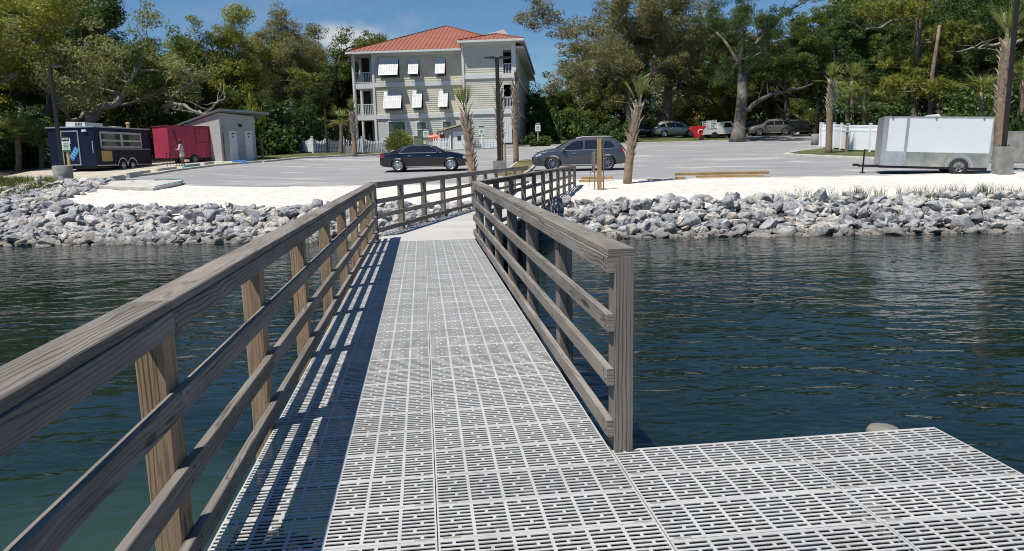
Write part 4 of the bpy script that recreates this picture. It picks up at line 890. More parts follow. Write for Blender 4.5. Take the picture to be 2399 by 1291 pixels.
# ------------------------------------------------------------------ street furniture
def light_pole(label, px, Y, base_h, base_d, pole_h, arms, round_base=True, thick=.07, lean=0, name='lamp_post', dz=0.0):
    t = thing(name, label, 'lamp post', onG(px, Y, dz)); b = MB()
    if round_base: b.lathe([(base_d / 2, -.3), (base_d / 2, base_h - .04), (base_d / 2 - .04, base_h)], (0, 0, 0), 28)
    else: b.box((0, 0, base_h / 2 - .1), (base_d, base_d, base_h + .2)); b.box((0, 0, base_h + .01), (base_d - .06, base_d - .06, .02))
    b.build('footing', M['concrete_grey'], t, round_base)
    if round_base: bpy.context.view_layer.objects.active = None
    b = MB(); b.box((0, 0, base_h + .03), (.3, .3, .03)); b.bar((0, 0, base_h), (lean, 0, base_h + pole_h), thick * 2, thick * 2, up=(0, 1, 0))
    for sx in (-1, 1):
        for sy in (-1, 1): b.lathe([(.02, 0), (.02, .06)], (sx * .11, sy * .11, base_h + .03), 6)
    b.build('pole', M['bronze'], t)
    for (x0, x1) in arms:
        b = MB(); b.bar((lean, 0, base_h + pole_h - .06), (lean + x0, 0, base_h + pole_h - .03), .05, .05); b.prism([(lean + x0, -.16, base_h + pole_h - .07), (lean + x1, -.16, base_h + pole_h - .02), (lean + x1, -.16, base_h + pole_h + .02), (lean + x0, -.16, base_h + pole_h + .05)], (0, .32, 0)); b.build('lamp_head', M['bronze'], t)
    return t
light_pole('dark square lamp post on a round concrete footing at the left rocks', 143, 33.0, 1.0, .80, 4.35, [(.1, .55)], thick=.062, dz=-.2)
light_pole('dark lamp post with two lamp heads in front of the beige building', 1170, 36.2, .75, .62, 4.95, [(-.12, -.62), (.12, .72)], False, .095)
light_pole('tall dark lamp post on a square concrete block at the right edge beside a palm', 2350, 29.4, 1.12, .54, 6.6, [], False, .066)
light_pole('thin dark lamp post at the mouth of the drive behind the white fence', 1909, 62, .95, .72, 3.0, [(-.1, -.3)], True, .06)
light_pole('thin dark lamp post on a concrete block beside the picket fence', 822, 60.5, .75, .62, 3.0, [], False, .05)
def sign(label, px, Y, h, pw, ph, post='yellowpost', header=True, name='parking_sign', ps=.09):
    t = thing(name, label, 'sign', onG(px, Y)); b = MB(); b.box((0, 0, h / 2 - .1), (ps, ps, h + .2)); b.build('post', M[post], t)
    b = MB(); y = -ps / 2 - .015; z0 = h - ph - (.24 if header else 0) + .1
    b.box((0, y, z0 + ph / 2), (pw, .02, ph)); b.box((0, y - .0125, z0 + ph * .09), (pw, .005, ph * .18), 1)
    for k in range(4): b.box((0, y - .0125, z0 + ph * (.36 + .14 * k)), (pw * (.7 - .12 * (k % 2)), .005, ph * .05), 1)
    b.build('sign_panel', [M['signw'], M['signg']], t)
    if header:
        b = MB(); zz = h - .02; b.box((0, y, zz), (pw * .92, .02, .2), 1)
        for k in range(5): b.box((-pw * .32 + k * pw * .16, y - .0125, zz), (pw * .09, .005, .09), 0)
        b.build('header_panel', [M['signw'], M['signk']], t)
    return t
sign('green and white parking sign on a yellow post behind the round lamp footing', 160, 34.6, 2.0, .36, .48)
sign('green and white parking sign by the big palm bush in front of the picket fence', 1000, 68, 1.95, .5, .75)
sign('green and white parking sign in front of the grey-green siding', 1130, 70, 2.0, .5, .75, 'white', ps=.07)
sign('green and white parking sign on a pale post at the low round hedge', 1261, 72, 2.2, .5, .72, 'yellowpost')
sign('small dark parking meter sign on a post in the trailer lawn by the white fence', 1981, 50, 2.0, .22, .5, 'wood_warm', True, 'parking_sign', .1)
def post(label, px, Y, h, s=.12, m='wood_warm', name='wooden_post'):
    b = MB(); p = onG(px, Y); b.bar(p - Vector((0, 0, .2)), p + Vector((0, 0, h)), s, s, up=(0, 1, 0), ch=.006); return tag(b.build(name, M[m]), label, 'post')
post('short weathered post in the grass right of the block building', 615, 54, 1.5, .16)
post('thin wooden post on the palm island beside the lamp post', 1184, 38.5, 1.55, .1)
post('tall bare dark pole behind the picket fence left of the palm', 768, 63, 3.7, .17, 'wood_dark', 'utility_pole')
# the wooden sign post in the sand, sign seen edge-on
t = thing('sign_post', 'thick new wooden post in the sand with a metal sign panel seen edge-on', 'sign', onG(1404, 27.0)); b = MB(); b.bar((0, 0, -.2), (0, 0, 1.92), .15, .15, up=(0, 1, 0), ch=.006); b.build('post', M['lumber'], t)
b = MB(); b.tube([(-.17, .05, -.1), (-.17, .05, 1.5)], .025, 8); b.tube([(.16, .05, -.1), (.16, .05, 1.5)], .025, 8); b.build('pipe', M['steel'], t)
b = MB(); b.prism([(-.28, -.02, .68), (-.28, -.02, 1.32), (-.20, .1, 1.42), (-.14, .2, 1.42), (-.14, .2, .80), (-.2, .1, .68)], (.012, .008, 0)); b.build('sign_panel', M['alu'], t)
b = MB(); b.tube([(-.19, .03, .9), (-.32, .0, .68), (-.4, -.05, .15)], .008, 6); b.build('cable', M['blk'], t)
# lumber on the sand edge
def planks(label, plist):
    for lab, (pa, pb, Y, z, hh, ww) in zip(label, plist):
        A, B_ = onG(pa, Y), onG(pb, Y - .1); b = MB(); b.bar(A + Vector((0, 0, z)), B_ + Vector((0, 0, z)), ww, hh, ch=.004); tag(b.build('timber', M['lumber']), lab, 'timber', 'loose timbers on the kerb')
planks(['longest tan timber lying along the kerb, top of the pile right of the palm', 'lower tan timber under the longest one', 'middle tan timber sticking out of the pile to the right', 'short tan timber lying on the sand at the left end of the pile', 'long tan timber across the top by the railing end', 'lower tan timber on the sand by the railing end'],
       [(1582, 1802, 31.2, .20, .11, .14), (1632, 1775, 30.9, .075, .14, .14), (1700, 1790, 30.55, .10, .09, .14), (1582, 1606, 30.6, .07, .12, .16), (1362, 1436, 30.6, .17, .11, .15), (1356, 1412, 30.3, .06, .12, .15)])
b = MB(); c0 = onG(1560, 30.6)
for k in range(9): b.bar(c0 + Vector((-.75 + k * .19, -.25, .03)), c0 + Vector((-.75 + k * .19, .3, .03)), .03, .04)
for k in range(4): b.bar(c0 + Vector((-.8, -.25 + k * .18, .035)), c0 + Vector((.85, -.25 + k * .18, .035)), .03, .04)
tag(b.build('drain_grate', M['steel']), 'flat steel drain grate in the kerb between palm and timbers', 'grate')
# wheel stops and the painted kerb ramp
def wstop(label, p0, p1, m, grp):
    a, c = G(*p0), G(*p1); b = MB(); d = (c - a).normalized(); q = Vector((-d.y, d.x, 0)) * .11
    A = [a - q, a - q * .6 + Vector((0, 0, .27)), a + q * .6 + Vector((0, 0, .27)), a + q]; b.prism(A, c - a); return tag(b.build('wheel_stop', M[m]), label, 'wheel stop', grp)
g = 'wheel stops along the left side of the lot'
wstop('grey wheel stop nearest the rocks at the trailer kerb', (262, 427), (290, 423), 'concrete', g)
wstop('grey wheel stop in front of the navy trailer wheels', (300, 418), (350, 410), 'concrete', g)
wstop('grey wheel stop between the navy and the pink trailer', (368, 407), (412, 401), 'concrete', g)
wstop('pale blue wheel stop in front of the woman at the pink trailer', (430, 397), (468, 393), 'tealkerb', g)
wstop('grey wheel stop in front of the pink trailer wheel', (478, 391), (500, 389), 'concrete', g)
wstop('bright blue wheel stop in front of the block building doors', (545, 385), (578, 384), 'bluekerb', g)
t = thing('kerb_ramp', 'low concrete kerb ramp slab with a teal painted flared edge at the lot corner', 'kerb ramp', (0, 0, 0))
def lift(px, py, dz): q = G(px, py); return Vector((q.x, q.y, q.z + dz))
b = MB(); b.prism([lift(232, 445, .16), lift(360, 449, .16), lift(425, 436, .19), lift(430, 430, .19), lift(262, 432, .16)], (0, 0, -.12)); b.build('slab', M['concrete'], t)
b = MB(); b.bar(lift(362, 430.5, .20), lift(430, 430, .20), .10, .04); b.bar(lift(364, 447, .17), lift(430, 434, .20), .06, .04); b.build('painted_edge', M['tealkerb'], t)
# vinyl fence at the right
t = thing('vinyl_fence', 'white vinyl privacy fence turning the corner behind the palm and trailer', 'fence')
fp = [(19.9, 56.2), (20.6, 52.6), (22.3, 51.0), (24.2, 49.4), (25.5, 48.6), (28.2, 46.6), (31.2, 44.4)]
fp = [(P(px, 330, Y).x, Y) for px, Y in ((1921, 57), (1926, 55.5))] + [(P(px, 330, Y).x, Y) for px, Y in ((1953, 54.5), (1970, 53.0), (1986, 51.2), (2038, 50.0), (2090, 48.8), (2145, 47.6))]
b = MB(); pb_ = []
for i, (x, y) in enumerate(fp):
    z = float(gz(x, y)) + .07; q = MB(); q.box((x, y, z + .93), (.13, .13, 1.9)); q.prism([(x - .08, y - .08, z + 1.88), (x + .08, y - .08, z + 1.88), (x + .08, y + .08, z + 1.88), (x - .08, y + .08, z + 1.88)], (0, 0, .05)); q.build('post', M['vinyl'], t)
for (x0, y0), (x1, y1) in zip(fp, fp[1:]):
    z0, z1 = float(gz(x0, y0)) + .07, float(gz(x1, y1)) + .07; q = MB()
    q.bar((x0, y0, z0 + .74), (x1, y1, z1 + .74), .03, 1.24); q.bar((x0, y0, z0 + 1.42), (x1, y1, z1 + 1.42), .06, .12); q.bar((x0, y0, z0 + 1.74), (x1, y1, z1 + 1.74), .06, .12); q.bar((x0, y0, z0 + 1.58), (x1, y1, z1 + 1.58), .025, .2); q.build('panel', M['vinyl'], t)
# grey fence right of the trailer
t = thing('board_fence', 'plain grey board fence behind the right lamp post and palm', 'fence')
A, B_ = onG(2300, 38.5), onG(2460, 36.5)
for k in range(4):
    p = A.lerp(B_, k / 3); q = MB(); q.box((p.x, p.y, p.z + .85), (.1, .1, 1.7)); q.build('post', M['concrete_grey'], t)
q = MB(); q.bar(A + Vector((0, .06, .85)), B_ + Vector((0, .06, .85)), .03, 1.6); q.build('panel', M['concrete_grey'], t)
# person and table by the pink trailer
pp_ = onG(427, 46.6)
t = thing('side_table', 'small dark table in front of the woman at the pink trailer', 'table', pp_ + Vector((-.55, -.1, 0))); b = MB(); b.box((0, 0, .86), (.7, .5, .04)); b.build('top', M['blk'], t)
for sx in (-.3, .3):
    for sy in (-.2, .2): b = MB(); b.tube([(sx, sy, 0), (sx, sy, .84)], .018, 6); b.build('leg', M['blk'], t)
me = bpy.data.meshes.new('person'); J = [(0, 0, .92), (0, 0, 1.12), (-.02, 0, 1.32), (-.03, 0, 1.40), (-.05, 0, 1.47), (-.07, 0, 1.56), (-.07, 0, 1.64),
     (.0, .09, .88), (.01, .10, .48), (.04, .10, .08), (-.10, .11, .03), (0, -.09, .88), (-.02, -.10, .48), (-.01, -.10, .08), (-.15, -.11, .03),
     (-.03, .17, 1.34), (-.05, .22, 1.08), (-.28, .17, 1.02), (-.36, .14, 1.03), (-.03, -.17, 1.34), (-.04, -.23, 1.08), (-.27, -.18, 1.08), (-.35, -.15, 1.11)]
Ed = [(0, 1), (1, 2), (2, 3), (3, 4), (4, 5), (5, 6), (0, 7), (7, 8), (8, 9), (9, 10), (0, 11), (11, 12), (12, 13), (13, 14), (2, 15), (15, 16), (16, 17), (17, 18), (2, 19), (19, 20), (20, 21), (21, 22)]
rad = [.14, .12, .13, .06, .05, .088, .07, .095, .06, .042, .035, .095, .06, .042, .035, .058, .045, .034, .026, .058, .045, .034, .026]
me.from_pydata(J, Ed, []); o = bpy.data.objects.new('person', me); C.objects.link(o); o.modifiers.new('skin', 'SKIN'); ss = o.modifiers.new('sub', 'SUBSURF'); ss.levels = 2; ss.render_levels = 2
for i, v in enumerate(me.skin_vertices[0].data): v.radius = (rad[i] * (.8 if i < 3 else 1), rad[i] * (1.25 if i < 3 else 1)); v.use_root = (i == 0)
dg = bpy.context.evaluated_depsgraph_get(); pm = bpy.data.meshes.new_from_object(o.evaluated_get(dg)); bpy.data.objects.remove(o)
V = np.array([v.co[:] for v in pm.vertices]); F = [tuple(p.vertices) for p in pm.polygons]
def body_piece(name, test, m, grow, par, base=None):
    fs = [f for f in F if all(test(V[k]) for k in f)]; used = sorted({k for f in fs for k in f}); ix = {k: i for i, k in enumerate(used)}; nrm = [pm.vertices[k].normal for k in used]
    b_ = MB(); b_.add([Vector(V[k]) + n_ * grow for k, n_ in zip(used, nrm)], [[ix[k] for k in f] for f in fs]); return b_.build(name, m, par, True)
bb = MB(); bb.add([Vector(p) for p in V], F); pn = bb.build('person', M['skin'], None, True); pn.location = pp_
tag(pn, 'woman in a pink and white top and pale shorts reaching over a small table', 'person')
body_piece('shirt', lambda p: .90 < p[2] < 1.42 and p[0] > -.2, M['shirt'], .014, pn); body_piece('shorts', lambda p: .58 < p[2] < .99 and p[0] > -.13, M['shorts'], .02, pn)
b = MB(); b.lathe([(.0, -.13), (.07, -.12), (.098, -.04), (.105, .03), (.09, .085), (.05, .115), (0, .12)], (-.045, 0, 1.585), 14); b.build('hair', M['hair'], pn, True)
b = MB(); b.lathe([(0, -.02), (.016, 0), (0, .02)], (-.162, 0, 1.545), 8); b.build('nose', M['skin'], pn, True)
for s in (-1, 1): 
    b = MB(); b.lathe([(0, -.011), (.011, 0), (0, .011)], (-.148, s * .032, 1.57), 8); b.build('eye', M['dark'], pn, True)
    b = MB()
    for k in range(4): b.tube([(-.36, s * .145 + (k - 1.5) * .018, 1.03 + (.08 if s < 0 else 0)), (-.41, s * .14 + (k - 1.5) * .02, 1.02 + (.08 if s < 0 else 0)), (-.43 + .006 * k, s * .135 + (k - 1.5) * .019, .99 + (.08 if s < 0 else 0))], [.010, .009, .007], 6)
    b.tube([(-.34, s * .145 - s * .03, 1.03 + (.08 if s < 0 else 0)), (-.38, s * .10, 1.0 + (.08 if s < 0 else 0))], [.011, .008], 6); b.build('fingers', M['skin'], pn, True)

# ------------------------------------------------------------------ the apartment building
BZ = 2.28; bo = P(1212, 345, 72.0)
bt = thing('apartment_building', 'three-storey beige clapboard building with terracotta metal roof and white tilted shutters', 'building', (bo.x, 72.0, BZ), R_(-4))
BC, BS = math.cos(R_(4)), math.sin(R_(4))
def UZ(px, py, y=1.25):
    "facade coordinates of the picture point (px, py) on the plane y metres behind the front of the right block"
    d = ray(px, py); r = d[0] / d[1]; u = (r * (72 + y * BC) - bo.x - y * BS) / (BC + r * BS); Y = 72 - u * BS + y * BC; return u, EYE + d[2] * Y / d[1] - BZ
def lu(px): return UZ(px, 250)[0]
def lz(px, py): return UZ(px, py)[1]
def siding(b, u0, u1, z0, z1, y, m=0, course=.2, axis='x'):
    z = z0
    while z < z1 - .01:
        zt = min(z + course, z1)
        if axis == 'x': b.quad((u0, y - .026, z), (u1, y - .026, z), (u1, y, zt), (u0, y, zt), m=m); b.quad((u0, y, z), (u1, y, z), (u1, y - .026, z), (u0, y - .026, z), m=m)
        else: b.quad((y + .026, u0, z), (y + .026, u1, z), (y, u1, zt), (y, u0, zt), m=m); b.quad((y, u0, z), (y, u1, z), (y + .026, u1, z), (y + .026, u0, z), m=m)
        z = zt
ym = 1.25; UM0, UM1 = UZ(878, 250)[0], UZ(1088, 250, 0)[0]; EV = UZ(985, 121)[1]; UP = UZ(832, 250)[0]
E1, B1, B2 = UZ(1150, 98, 0)[1], UZ(985, 196.5)[1], UZ(985, 271.5)[1]; C1, C2 = UZ(1150, 178.5, 0)[1], UZ(1150, 262, 0)[1]; UO0, UO1 = UZ(1180, 200, 0)[0], UZ(1201, 200, 0)[0]
O_ = [UZ(1190, q, 0)[1] for q in (117, 174, 198, 252, 283, 337)]
b = MB(); siding(b, UM0, UM1 + .05, B2, EV, ym, 0); siding(b, UM0, UM1 + .05, -.3, B2, ym, 1)
siding(b, UM1, UO0, C2, E1, 0, 2); siding(b, UM1, UO0, -.3, C2, 0, 1)
ZO = ((O_[0], E1), (O_[2], O_[1]), (O_[4], O_[3]), (-.3, O_[5]))
for (z0, z1) in ZO: siding(b, UO0, -.3, z0, z1, 0, 2 if z0 > 3 else 1)
siding(b, 3.3, 32, -.3, E1, .0, 1, axis='y'); b.quad((UM1, 0, -.3), (UM1, ym, -.3), (UM1, ym, E1), (UM1, 0, E1), m=2)
for (z0, z1) in ZO: siding(b, .45, 3.3, z0, z1, 0, 1, axis='y')
b.quad((UM0, ym, -.3), (UM0, 31, -.3), (UM0, 31, EV), (UM0, ym, EV), m=0)
b.quad((UM0, 32, -.3), (0, 32, -.3), (0, 32, EV), (UM0, 32, EV), m=0)
b.build('wall', [M['siding'], M['siding_grey'], M['siding_mix']], bt)
b = MB()
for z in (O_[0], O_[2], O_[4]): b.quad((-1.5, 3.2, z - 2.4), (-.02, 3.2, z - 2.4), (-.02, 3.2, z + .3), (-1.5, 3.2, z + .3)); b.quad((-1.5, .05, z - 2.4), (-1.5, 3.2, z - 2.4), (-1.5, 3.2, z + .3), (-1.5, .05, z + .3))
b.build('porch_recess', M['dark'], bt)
b = MB()       # white trim: bands, corner boards, eave fascia
for z in (B1, B2): b.box(((UM0 + UM1) / 2, ym - .06, z), (UM1 - UM0 - .16, .12, .42))
for z in (C1, C2): b.box((UM1 / 2, -.06, z), (-UM1 - .25, .12, .42)); b.box((.06, 16, z), (.12, 31.5, .42))
b.box((UM0 + .02, ym - .065, EV / 2), (.22, .13, EV)); b.box((UM1 - .02, -.05, E1 / 2), (.22, .16, E1)); b.box((UM0 / 2 + UM1 / 2, ym - .05, EV - .16), (UM1 - UM0 - .2, .11, .3)); b.box((UM1 / 2, -.055, E1 - .15), (-UM1 - .3, .11, .28))
b.build('trim', M['white'], bt)
b = MB(); b.box((-.2, .2, E1 / 2), (.42, .42, E1)); b.box((-.1, 3.2, E1 / 2), (.3, .3, E1)); b.build('corner_column', M['white'], bt)
# left porch
for z in (B2, B1): b = MB(); b.box(((UP + UM0) / 2, ym + 1.5, z - .05), (UM0 - UP - .1, 2.9, .5)); b.build('porch_floor', M['white'], bt)
b = MB(); b.quad((UP, ym + 3.0, -.3), (UM0, ym + 3.0, -.3), (UM0, ym + 3.0, EV), (UP, ym + 3.0, EV)); b.build('porch_shade_sheet', mat('painted_porch_shade', (.02, .022, .022), .7, 0, .2, 2), bt)  # added near-black sheet, stands for the shade inside the open porch
for (x, y) in ((UP, ym + .12), (UP, ym + 2.8), (UP + 1.1, ym + 2.8)):
    b = MB(); b.tube([(x, y, -.3), (x, y, EV)], .17, 12); b.box((x, y, .15), (.42, .42, .3)); b.build('porch_column', M['white'], bt)
def balusters(b, x0, x1, y, z0, z1, step=.16):
    b.box(((x0 + x1) / 2, y, z1), (abs(x1 - x0), .07, .07)); b.box(((x0 + x1) / 2, y, z0 + .1), (abs(x1 - x0), .05, .05))
    n_ = int(abs(x1 - x0) / step)
    for k in range(n_ + 1): b.box((x0 + (x1 - x0) * k / n_, y, (z0 + z1) / 2 + .05), (.045, .045, z1 - z0 - .12))
for z in (B2 + .2, B1 + .2):
    b = MB(); balusters(b, UP + .15, UM0 - .15, ym + .12, z, z + 1.05); b.build('balcony_rail', M['white'], bt)
for z in (O_[3], O_[1]):
    b = MB(); balusters(b, UO0 + .05, -.42, .1, z, z + 1.0, .14); b.build('balcony_rail', M['white'], bt)
    b = MB(); b.box((.0, 1.75, z + 1.0), (.06, 2.6, .07))
    for k in range(16): b.box((0, .5 + k * .165, z + .5), (.04, .04, 1.0))
    b.build('balcony_rail', M['white'], bt)
b = MB(); b.box((UM0 - .05, ym + 3.0, EV / 2), (.1, .1, EV)); b.box((UM0 - .02, ym + 1.6, .95), (.06, .9, 2.0)); 
b.build('porch_door', M['dark'], bt)
b = MB(); b.lathe([(.3, 0), (.32, .5), (.25, .9), (.1, .95)], (UP + .6, ym + .6, B1 + .2), 12); b.build('covered_chair', M['white'], bt, True)
# tilted Bahama shutters over dark windows
def shutter(px0, px1, py0, py1):
    u0, u1 = lu(px0), lu(px1); z1, z0 = lz(px0, py0), lz(px0, py1); h = z1 - z0 + .12; wb = MB(); wb.box(((u0 + u1) / 2, ym - .05, (z0 + z1) / 2 - .15), (u1 - u0 + .06, .1, h + .1)); wn = wb.build('window', M['glass'], bt)
    A = Matrix.Translation((0, ym - .1, z1 + .02)) @ Matrix.Rotation(R_(-26), 4, 'X'); q = MB(); wdt = u1 - u0; Lh = h / math.cos(R_(26)) * .98
    def bx(cx, cz, sx, sz, sy=.05): 
        n0 = len(q.v); q.box((cx, 0, cz), (sx, sy, sz)); q.v[n0:] = [tuple(A @ Vector(p)) for p in q.v[n0:]]
    nb_ = max(1, round(wdt / .5))
    bx((u0 + u1) / 2, -.05, wdt, .1); bx((u0 + u1) / 2, -Lh + .05, wdt, .1); bx((u0 + u1) / 2, -Lh / 2, wdt - .02, .07, .052)
    for k in range(nb_ * 2 + 1): x = u0 + .035 + (wdt - .07) * k / (nb_ * 2); bx(x, -Lh / 2, .07 if k % 2 == 0 else .04, Lh - .02, .056)
    nl = int(Lh / .085)
    for k in range(nl): bx((u0 + u1) / 2, -.1 - (Lh - .2) * (k + .5) / nl, wdt - .06, .055, .026)
    sh_ = q.build('shutter', M['white'], wn); q = MB(); bx((u0 + u1) / 2, -Lh / 2, wdt - .05, Lh - .06, .006); q.build('louvre_gap', M['concrete_grey'], sh_) if False else q.build('louvre_back', M['concrete_grey'], bt)
    q = MB()
    for x in (u0 + .08, u1 - .08): e_ = A @ Vector((x, 0, -Lh + .1)); q.tube([(x, ym - .02, e_.z - .35), e_], .018, 6)
    q.build('stay', M['white'], wn)
for s_ in ((895, 939, 137, 177), (963, 986, 137, 174), (1025, 1047, 137, 173), (902, 943, 217, 254), (969, 991, 214, 252), (1030, 1051, 214, 250)): shutter(*s_)
for (px0, px1, py0, py1) in ((909, 947, 286, 335), (976, 996, 287, 320), (1036, 1055, 285, 315)):
    u0, u1 = lu(px0), lu(px1); z1, z0 = lz(px0, py0), lz(px0, py1); q = MB(); frame(q, u0 - .1, u1 + .1, z0 - .1, z1 + .1, ym - .06, .1, .12); wn = q.build('window', M['white'], bt)
    q = MB(); q.box(((u0 + u1) / 2, ym - .035, (z0 + z1) / 2), (u1 - u0, .05, z1 - z0)); q.build('pane', mat('pale_window_pane', (.09, .12, .10), .12, 0, .2, 1), wn)
    q = MB(); q.box(((u0 + u1) / 2, ym - .07, (z0 + z1) / 2), (u1 - u0, .03, .05)); q.build('glazing_bar', M['white'], wn)
q = MB(); q.box((-.95, -.06, 1.5), (.95, .06, 2.2))
for k in range(6): q.box((-1.36 + k * .165, -.1, 1.5), (.03, .03, 2.2))
q.build('louvred_door', M['white'], bt)
# roofs: standing seam metal
def hip_roof(nm, u0, u1, y0, y1, ze, zr, ur, yr, par):
    b = MB(); A, B_, Cc, D = Vector((u0, y0, ze)), Vector((u1, y0, ze)), Vector((u1, y1, ze)), Vector((u0, y1, ze)); F1 = Vector((ur, yr, zr)); F2 = Vector((ur, y1 - (yr - y0), zr))
    b.quad(A, B_, F1); b.quad(B_, Cc, F2, F1); b.quad(Cc, D, F2); b.quad(D, A, F1, F2); rf = b.build(nm, M['roof'], par)
    b = MB()
    n_ = int((u1 - u0) / .42)
    for k in range(1, n_):
        u = u0 + (u1 - u0) * k / n_; t = (u - u0) / (ur - u0) if u < ur else (u1 - u) / (u1 - ur)
        b.bar((u, y0, ze + .02), (u, y0 + (yr - y0) * t, ze + (zr - ze) * t + .02), .05, .05)
    n_ = int((y1 - y0) / .42)
    for k in range(1, n_):
        y = y0 + (y1 - y0) * k / n_; t = min(1, (y - y0) / (yr - y0), (y1 - y) / (yr - y0))
        for ue in (u0, u1): b.bar((ue, y, ze + .02), (ue + (ur - ue) * t, y, ze + (zr - ze) * t + .02), .05, .05)
    b.build('roof_seam', M['roof'], rf)
    b = MB(); b.bar(F1 + Vector((0, 0, .05)), F2 + Vector((0, 0, .05)), .16, .08)
    for c_, f_ in ((A, F1), (B_, F1)): b.bar(c_ + Vector((0, 0, .05)), f_ + Vector((0, 0, .06)), .14, .07)
    b.build('ridge_cap', M['roof'], rf)
    b = MB()
    for p, q_ in ((A, B_), (B_, Cc), (D, A)): b.bar(p - Vector((0, 0, .12)), q_ - Vector((0, 0, .09)), .1, .19)
    b.quad(A - Vector((0, 0, .16)), B_ - Vector((0, 0, .16)), Cc - Vector((0, 0, .16)), D - Vector((0, 0, .16))); b.build('gutter', M['white'], rf)
    return rf
ur_, zr_ = UZ(1046, 59, 10.2); hip_roof('roof', UZ(810, 126, .6)[0], .75, ym - .75, 32.8, EV + .1, zr_ - .1, ur_, 10.2, bt)
ur2, zr2 = UZ(1163, 77, 2.9); hip_roof('roof', UZ(1072, 98, -.75)[0], .85, -.75, 30, E1 + .12, zr2 - .1, ur2, 2.9, bt)
b = MB(); D0, D1 = UZ(1140, 80, 9), UZ(1190, 71, 9); b.prism([(D0[0], 9.0, D0[1] - 1), (D0[0], 9.0, D0[1]), (D1[0] - .5, 9.0, D1[1] + .1), (D1[0], 9.0, D1[1] - .35), (D1[0] + .1, 9.0, D0[1] - 1)], (0, 4, 0)); b.build('roof_dormer', M['white'], bt)
# far house behind the oaks on the right
hb = P(1560, 300, 112); t = thing('far_house', 'white-trimmed far house with a small terracotta porch roof between the oak trunks', 'building', (hb.x - 1.0, 112, float(gz(hb.x, 112))))
b = MB(); siding(b, -1.0, 5, 0, 8.5, 0); siding(b, -9, -1.0, 0, 2.6, .6); b.build('wall', M['siding'], t)
b = MB(); b.box((-1.1, -.1, 4.5), (.5, .3, 9)); b.box((5, -.1, 4.5), (.5, .3, 9)); b.box((-5, .4, 2.8), (8.5, .3, .5)); balusters(b, -9, -1.3, .3, 3.1, 4.2, .3); b.build('trim', M['white'], t)
b = MB(); b.prism([(-1.5, -1.6, 2.5), (6.6, -1.6, 2.5), (4.6, -.1, 3.6), (-.2, -.1, 3.6)], (0, .05, .12)); b.build('porch_roof', M['roof'], t)
b = MB(); b.box((1.0, -.06, 5.4), (1.4, .08, 2.4)); b.build('window', M['glass'], t)
# lean-to by the building
t = thing('utility_shed', 'small grey lean-to shed with sloping tan roof and a notice on its door', 'shed', onG(1043, 68.5), R_(-4)); b = MB(); b.prism([(0, 0, 0), (2.35, 0, 0), (2.35, 0, 2.35), (0, 0, 1.75)], (0, 2.2, 0)); b.build('wall', M['block'], t)
b = MB(); b.prism([(-.8, -.35, 1.62), (2.5, -.35, 2.46), (2.5, -.35, 2.60), (-.8, -.35, 1.76)], (0, 2.8, 0)); b.build('roof', mat('tan_roof', (.40, .35, .25), .7), t)
b = MB(); b.box((1.4, -.03, .85), (1.15, .05, 1.65)); d_ = b.build('door', M['white'], t); b = MB(); b.box((1.4, -.062, 1.05), (.36, .012, .42)); b.build('notice', M['signk'], d_)
# kayak, transformer box, picket fence
kp = onG(1030, 69); b = MB(); pr = [(.02, -1.45), (.14, -1.3), (.26, -.9), (.33, -.2), (.33, .3), (.25, .95), (.12, 1.32), (.02, 1.45)]
t = thing('kayak', 'orange kayak lying upside down behind the picket fence', 'kayak', kp + Vector((0, .2, 1.12))); b.lathe(pr, (0, 0, 0), 14, 'x'); b.build('hull', M['orange'], t, True)
b = MB(); b.box((-.1, -.1, .4), (.1, .1, .4)); b.box((.6, -.1, .35), (.1, .1, .3)); b.build('seat_strap', M['blk'], t)
b = MB(); q = onG(983, 67); b.box((q.x, q.y, q.z + .65), (.75, .7, 1.3)); b.box((q.x, q.y, q.z + 1.32), (.8, .75, .05)); tag(b.build('utility_cabinet', M['utility']), 'olive green utility cabinet between the palm bush and the parking sign', 'utility box')
def picket(label, pts, scallop, hgt=1.12):
    t = thing('picket_fence', label, 'fence', pts[0])
    for i, p in enumerate(pts):
        b = MB(); b.box((p.x, p.y, p.z + .65), (.14, .14, 1.4)); b.prism([(p.x - .1, p.y - .1, p.z + 1.35), (p.x + .1, p.y - .1, p.z + 1.35), (p.x + .1, p.y + .1, p.z + 1.35), (p.x - .1, p.y + .1, p.z + 1.35)], (0, 0, .06)); o = b.build('post', M['vinyl'], t); o.matrix_parent_inverse = Matrix.Translation(-Vector(pts[0]))
    for p, q in zip(pts, pts[1:]):
        b = MB(); b.bar(p + Vector((0, 0, .25)), q + Vector((0, 0, .25)), .05, .1); b.bar(p + Vector((0, 0, .8)), q + Vector((0, 0, .8)), .05, .1); n_ = int((q - p).length / .145)
        for k in range(1, n_):
            u = k / n_; c_ = p.lerp(q, u); h = hgt + scallop * ((2 * u - 1) ** 2 - .3); b.prism([(c_.x - .04, c_.y - .04, c_.z + .08), (c_.x + .04, c_.y - .04, c_.z + .08), (c_.x + .04, c_.y - .04, c_.z + h - .05), (c_.x, c_.y - .04, c_.z + h), (c_.x - .04, c_.y - .04, c_.z + h - .05)], (0, .03, 0))
        o = b.build('picket_panel', M['vinyl'], t); o.matrix_parent_inverse = Matrix.Translation(-Vector(pts[0]))
def gl(pl): return [onG(px, Y) for px, Y in pl]
picket('long scalloped white picket fence along the lawn left of the round bush', gl([(702, 66), (734, 62.2), (768, 63.2), (806, 64), (850, 64.8), (905, 66)]), .38)
picket('short white picket fence with the orange kayak behind it', gl([(1001, 68.2), (1030, 68.3), (1056, 68.4)]), 0)
picket('low white picket fence in front of the grey-green siding beside the two-headed lamp post', gl([(1100, 69.3), (1130, 69.6), (1166, 70)]), 0, .85)

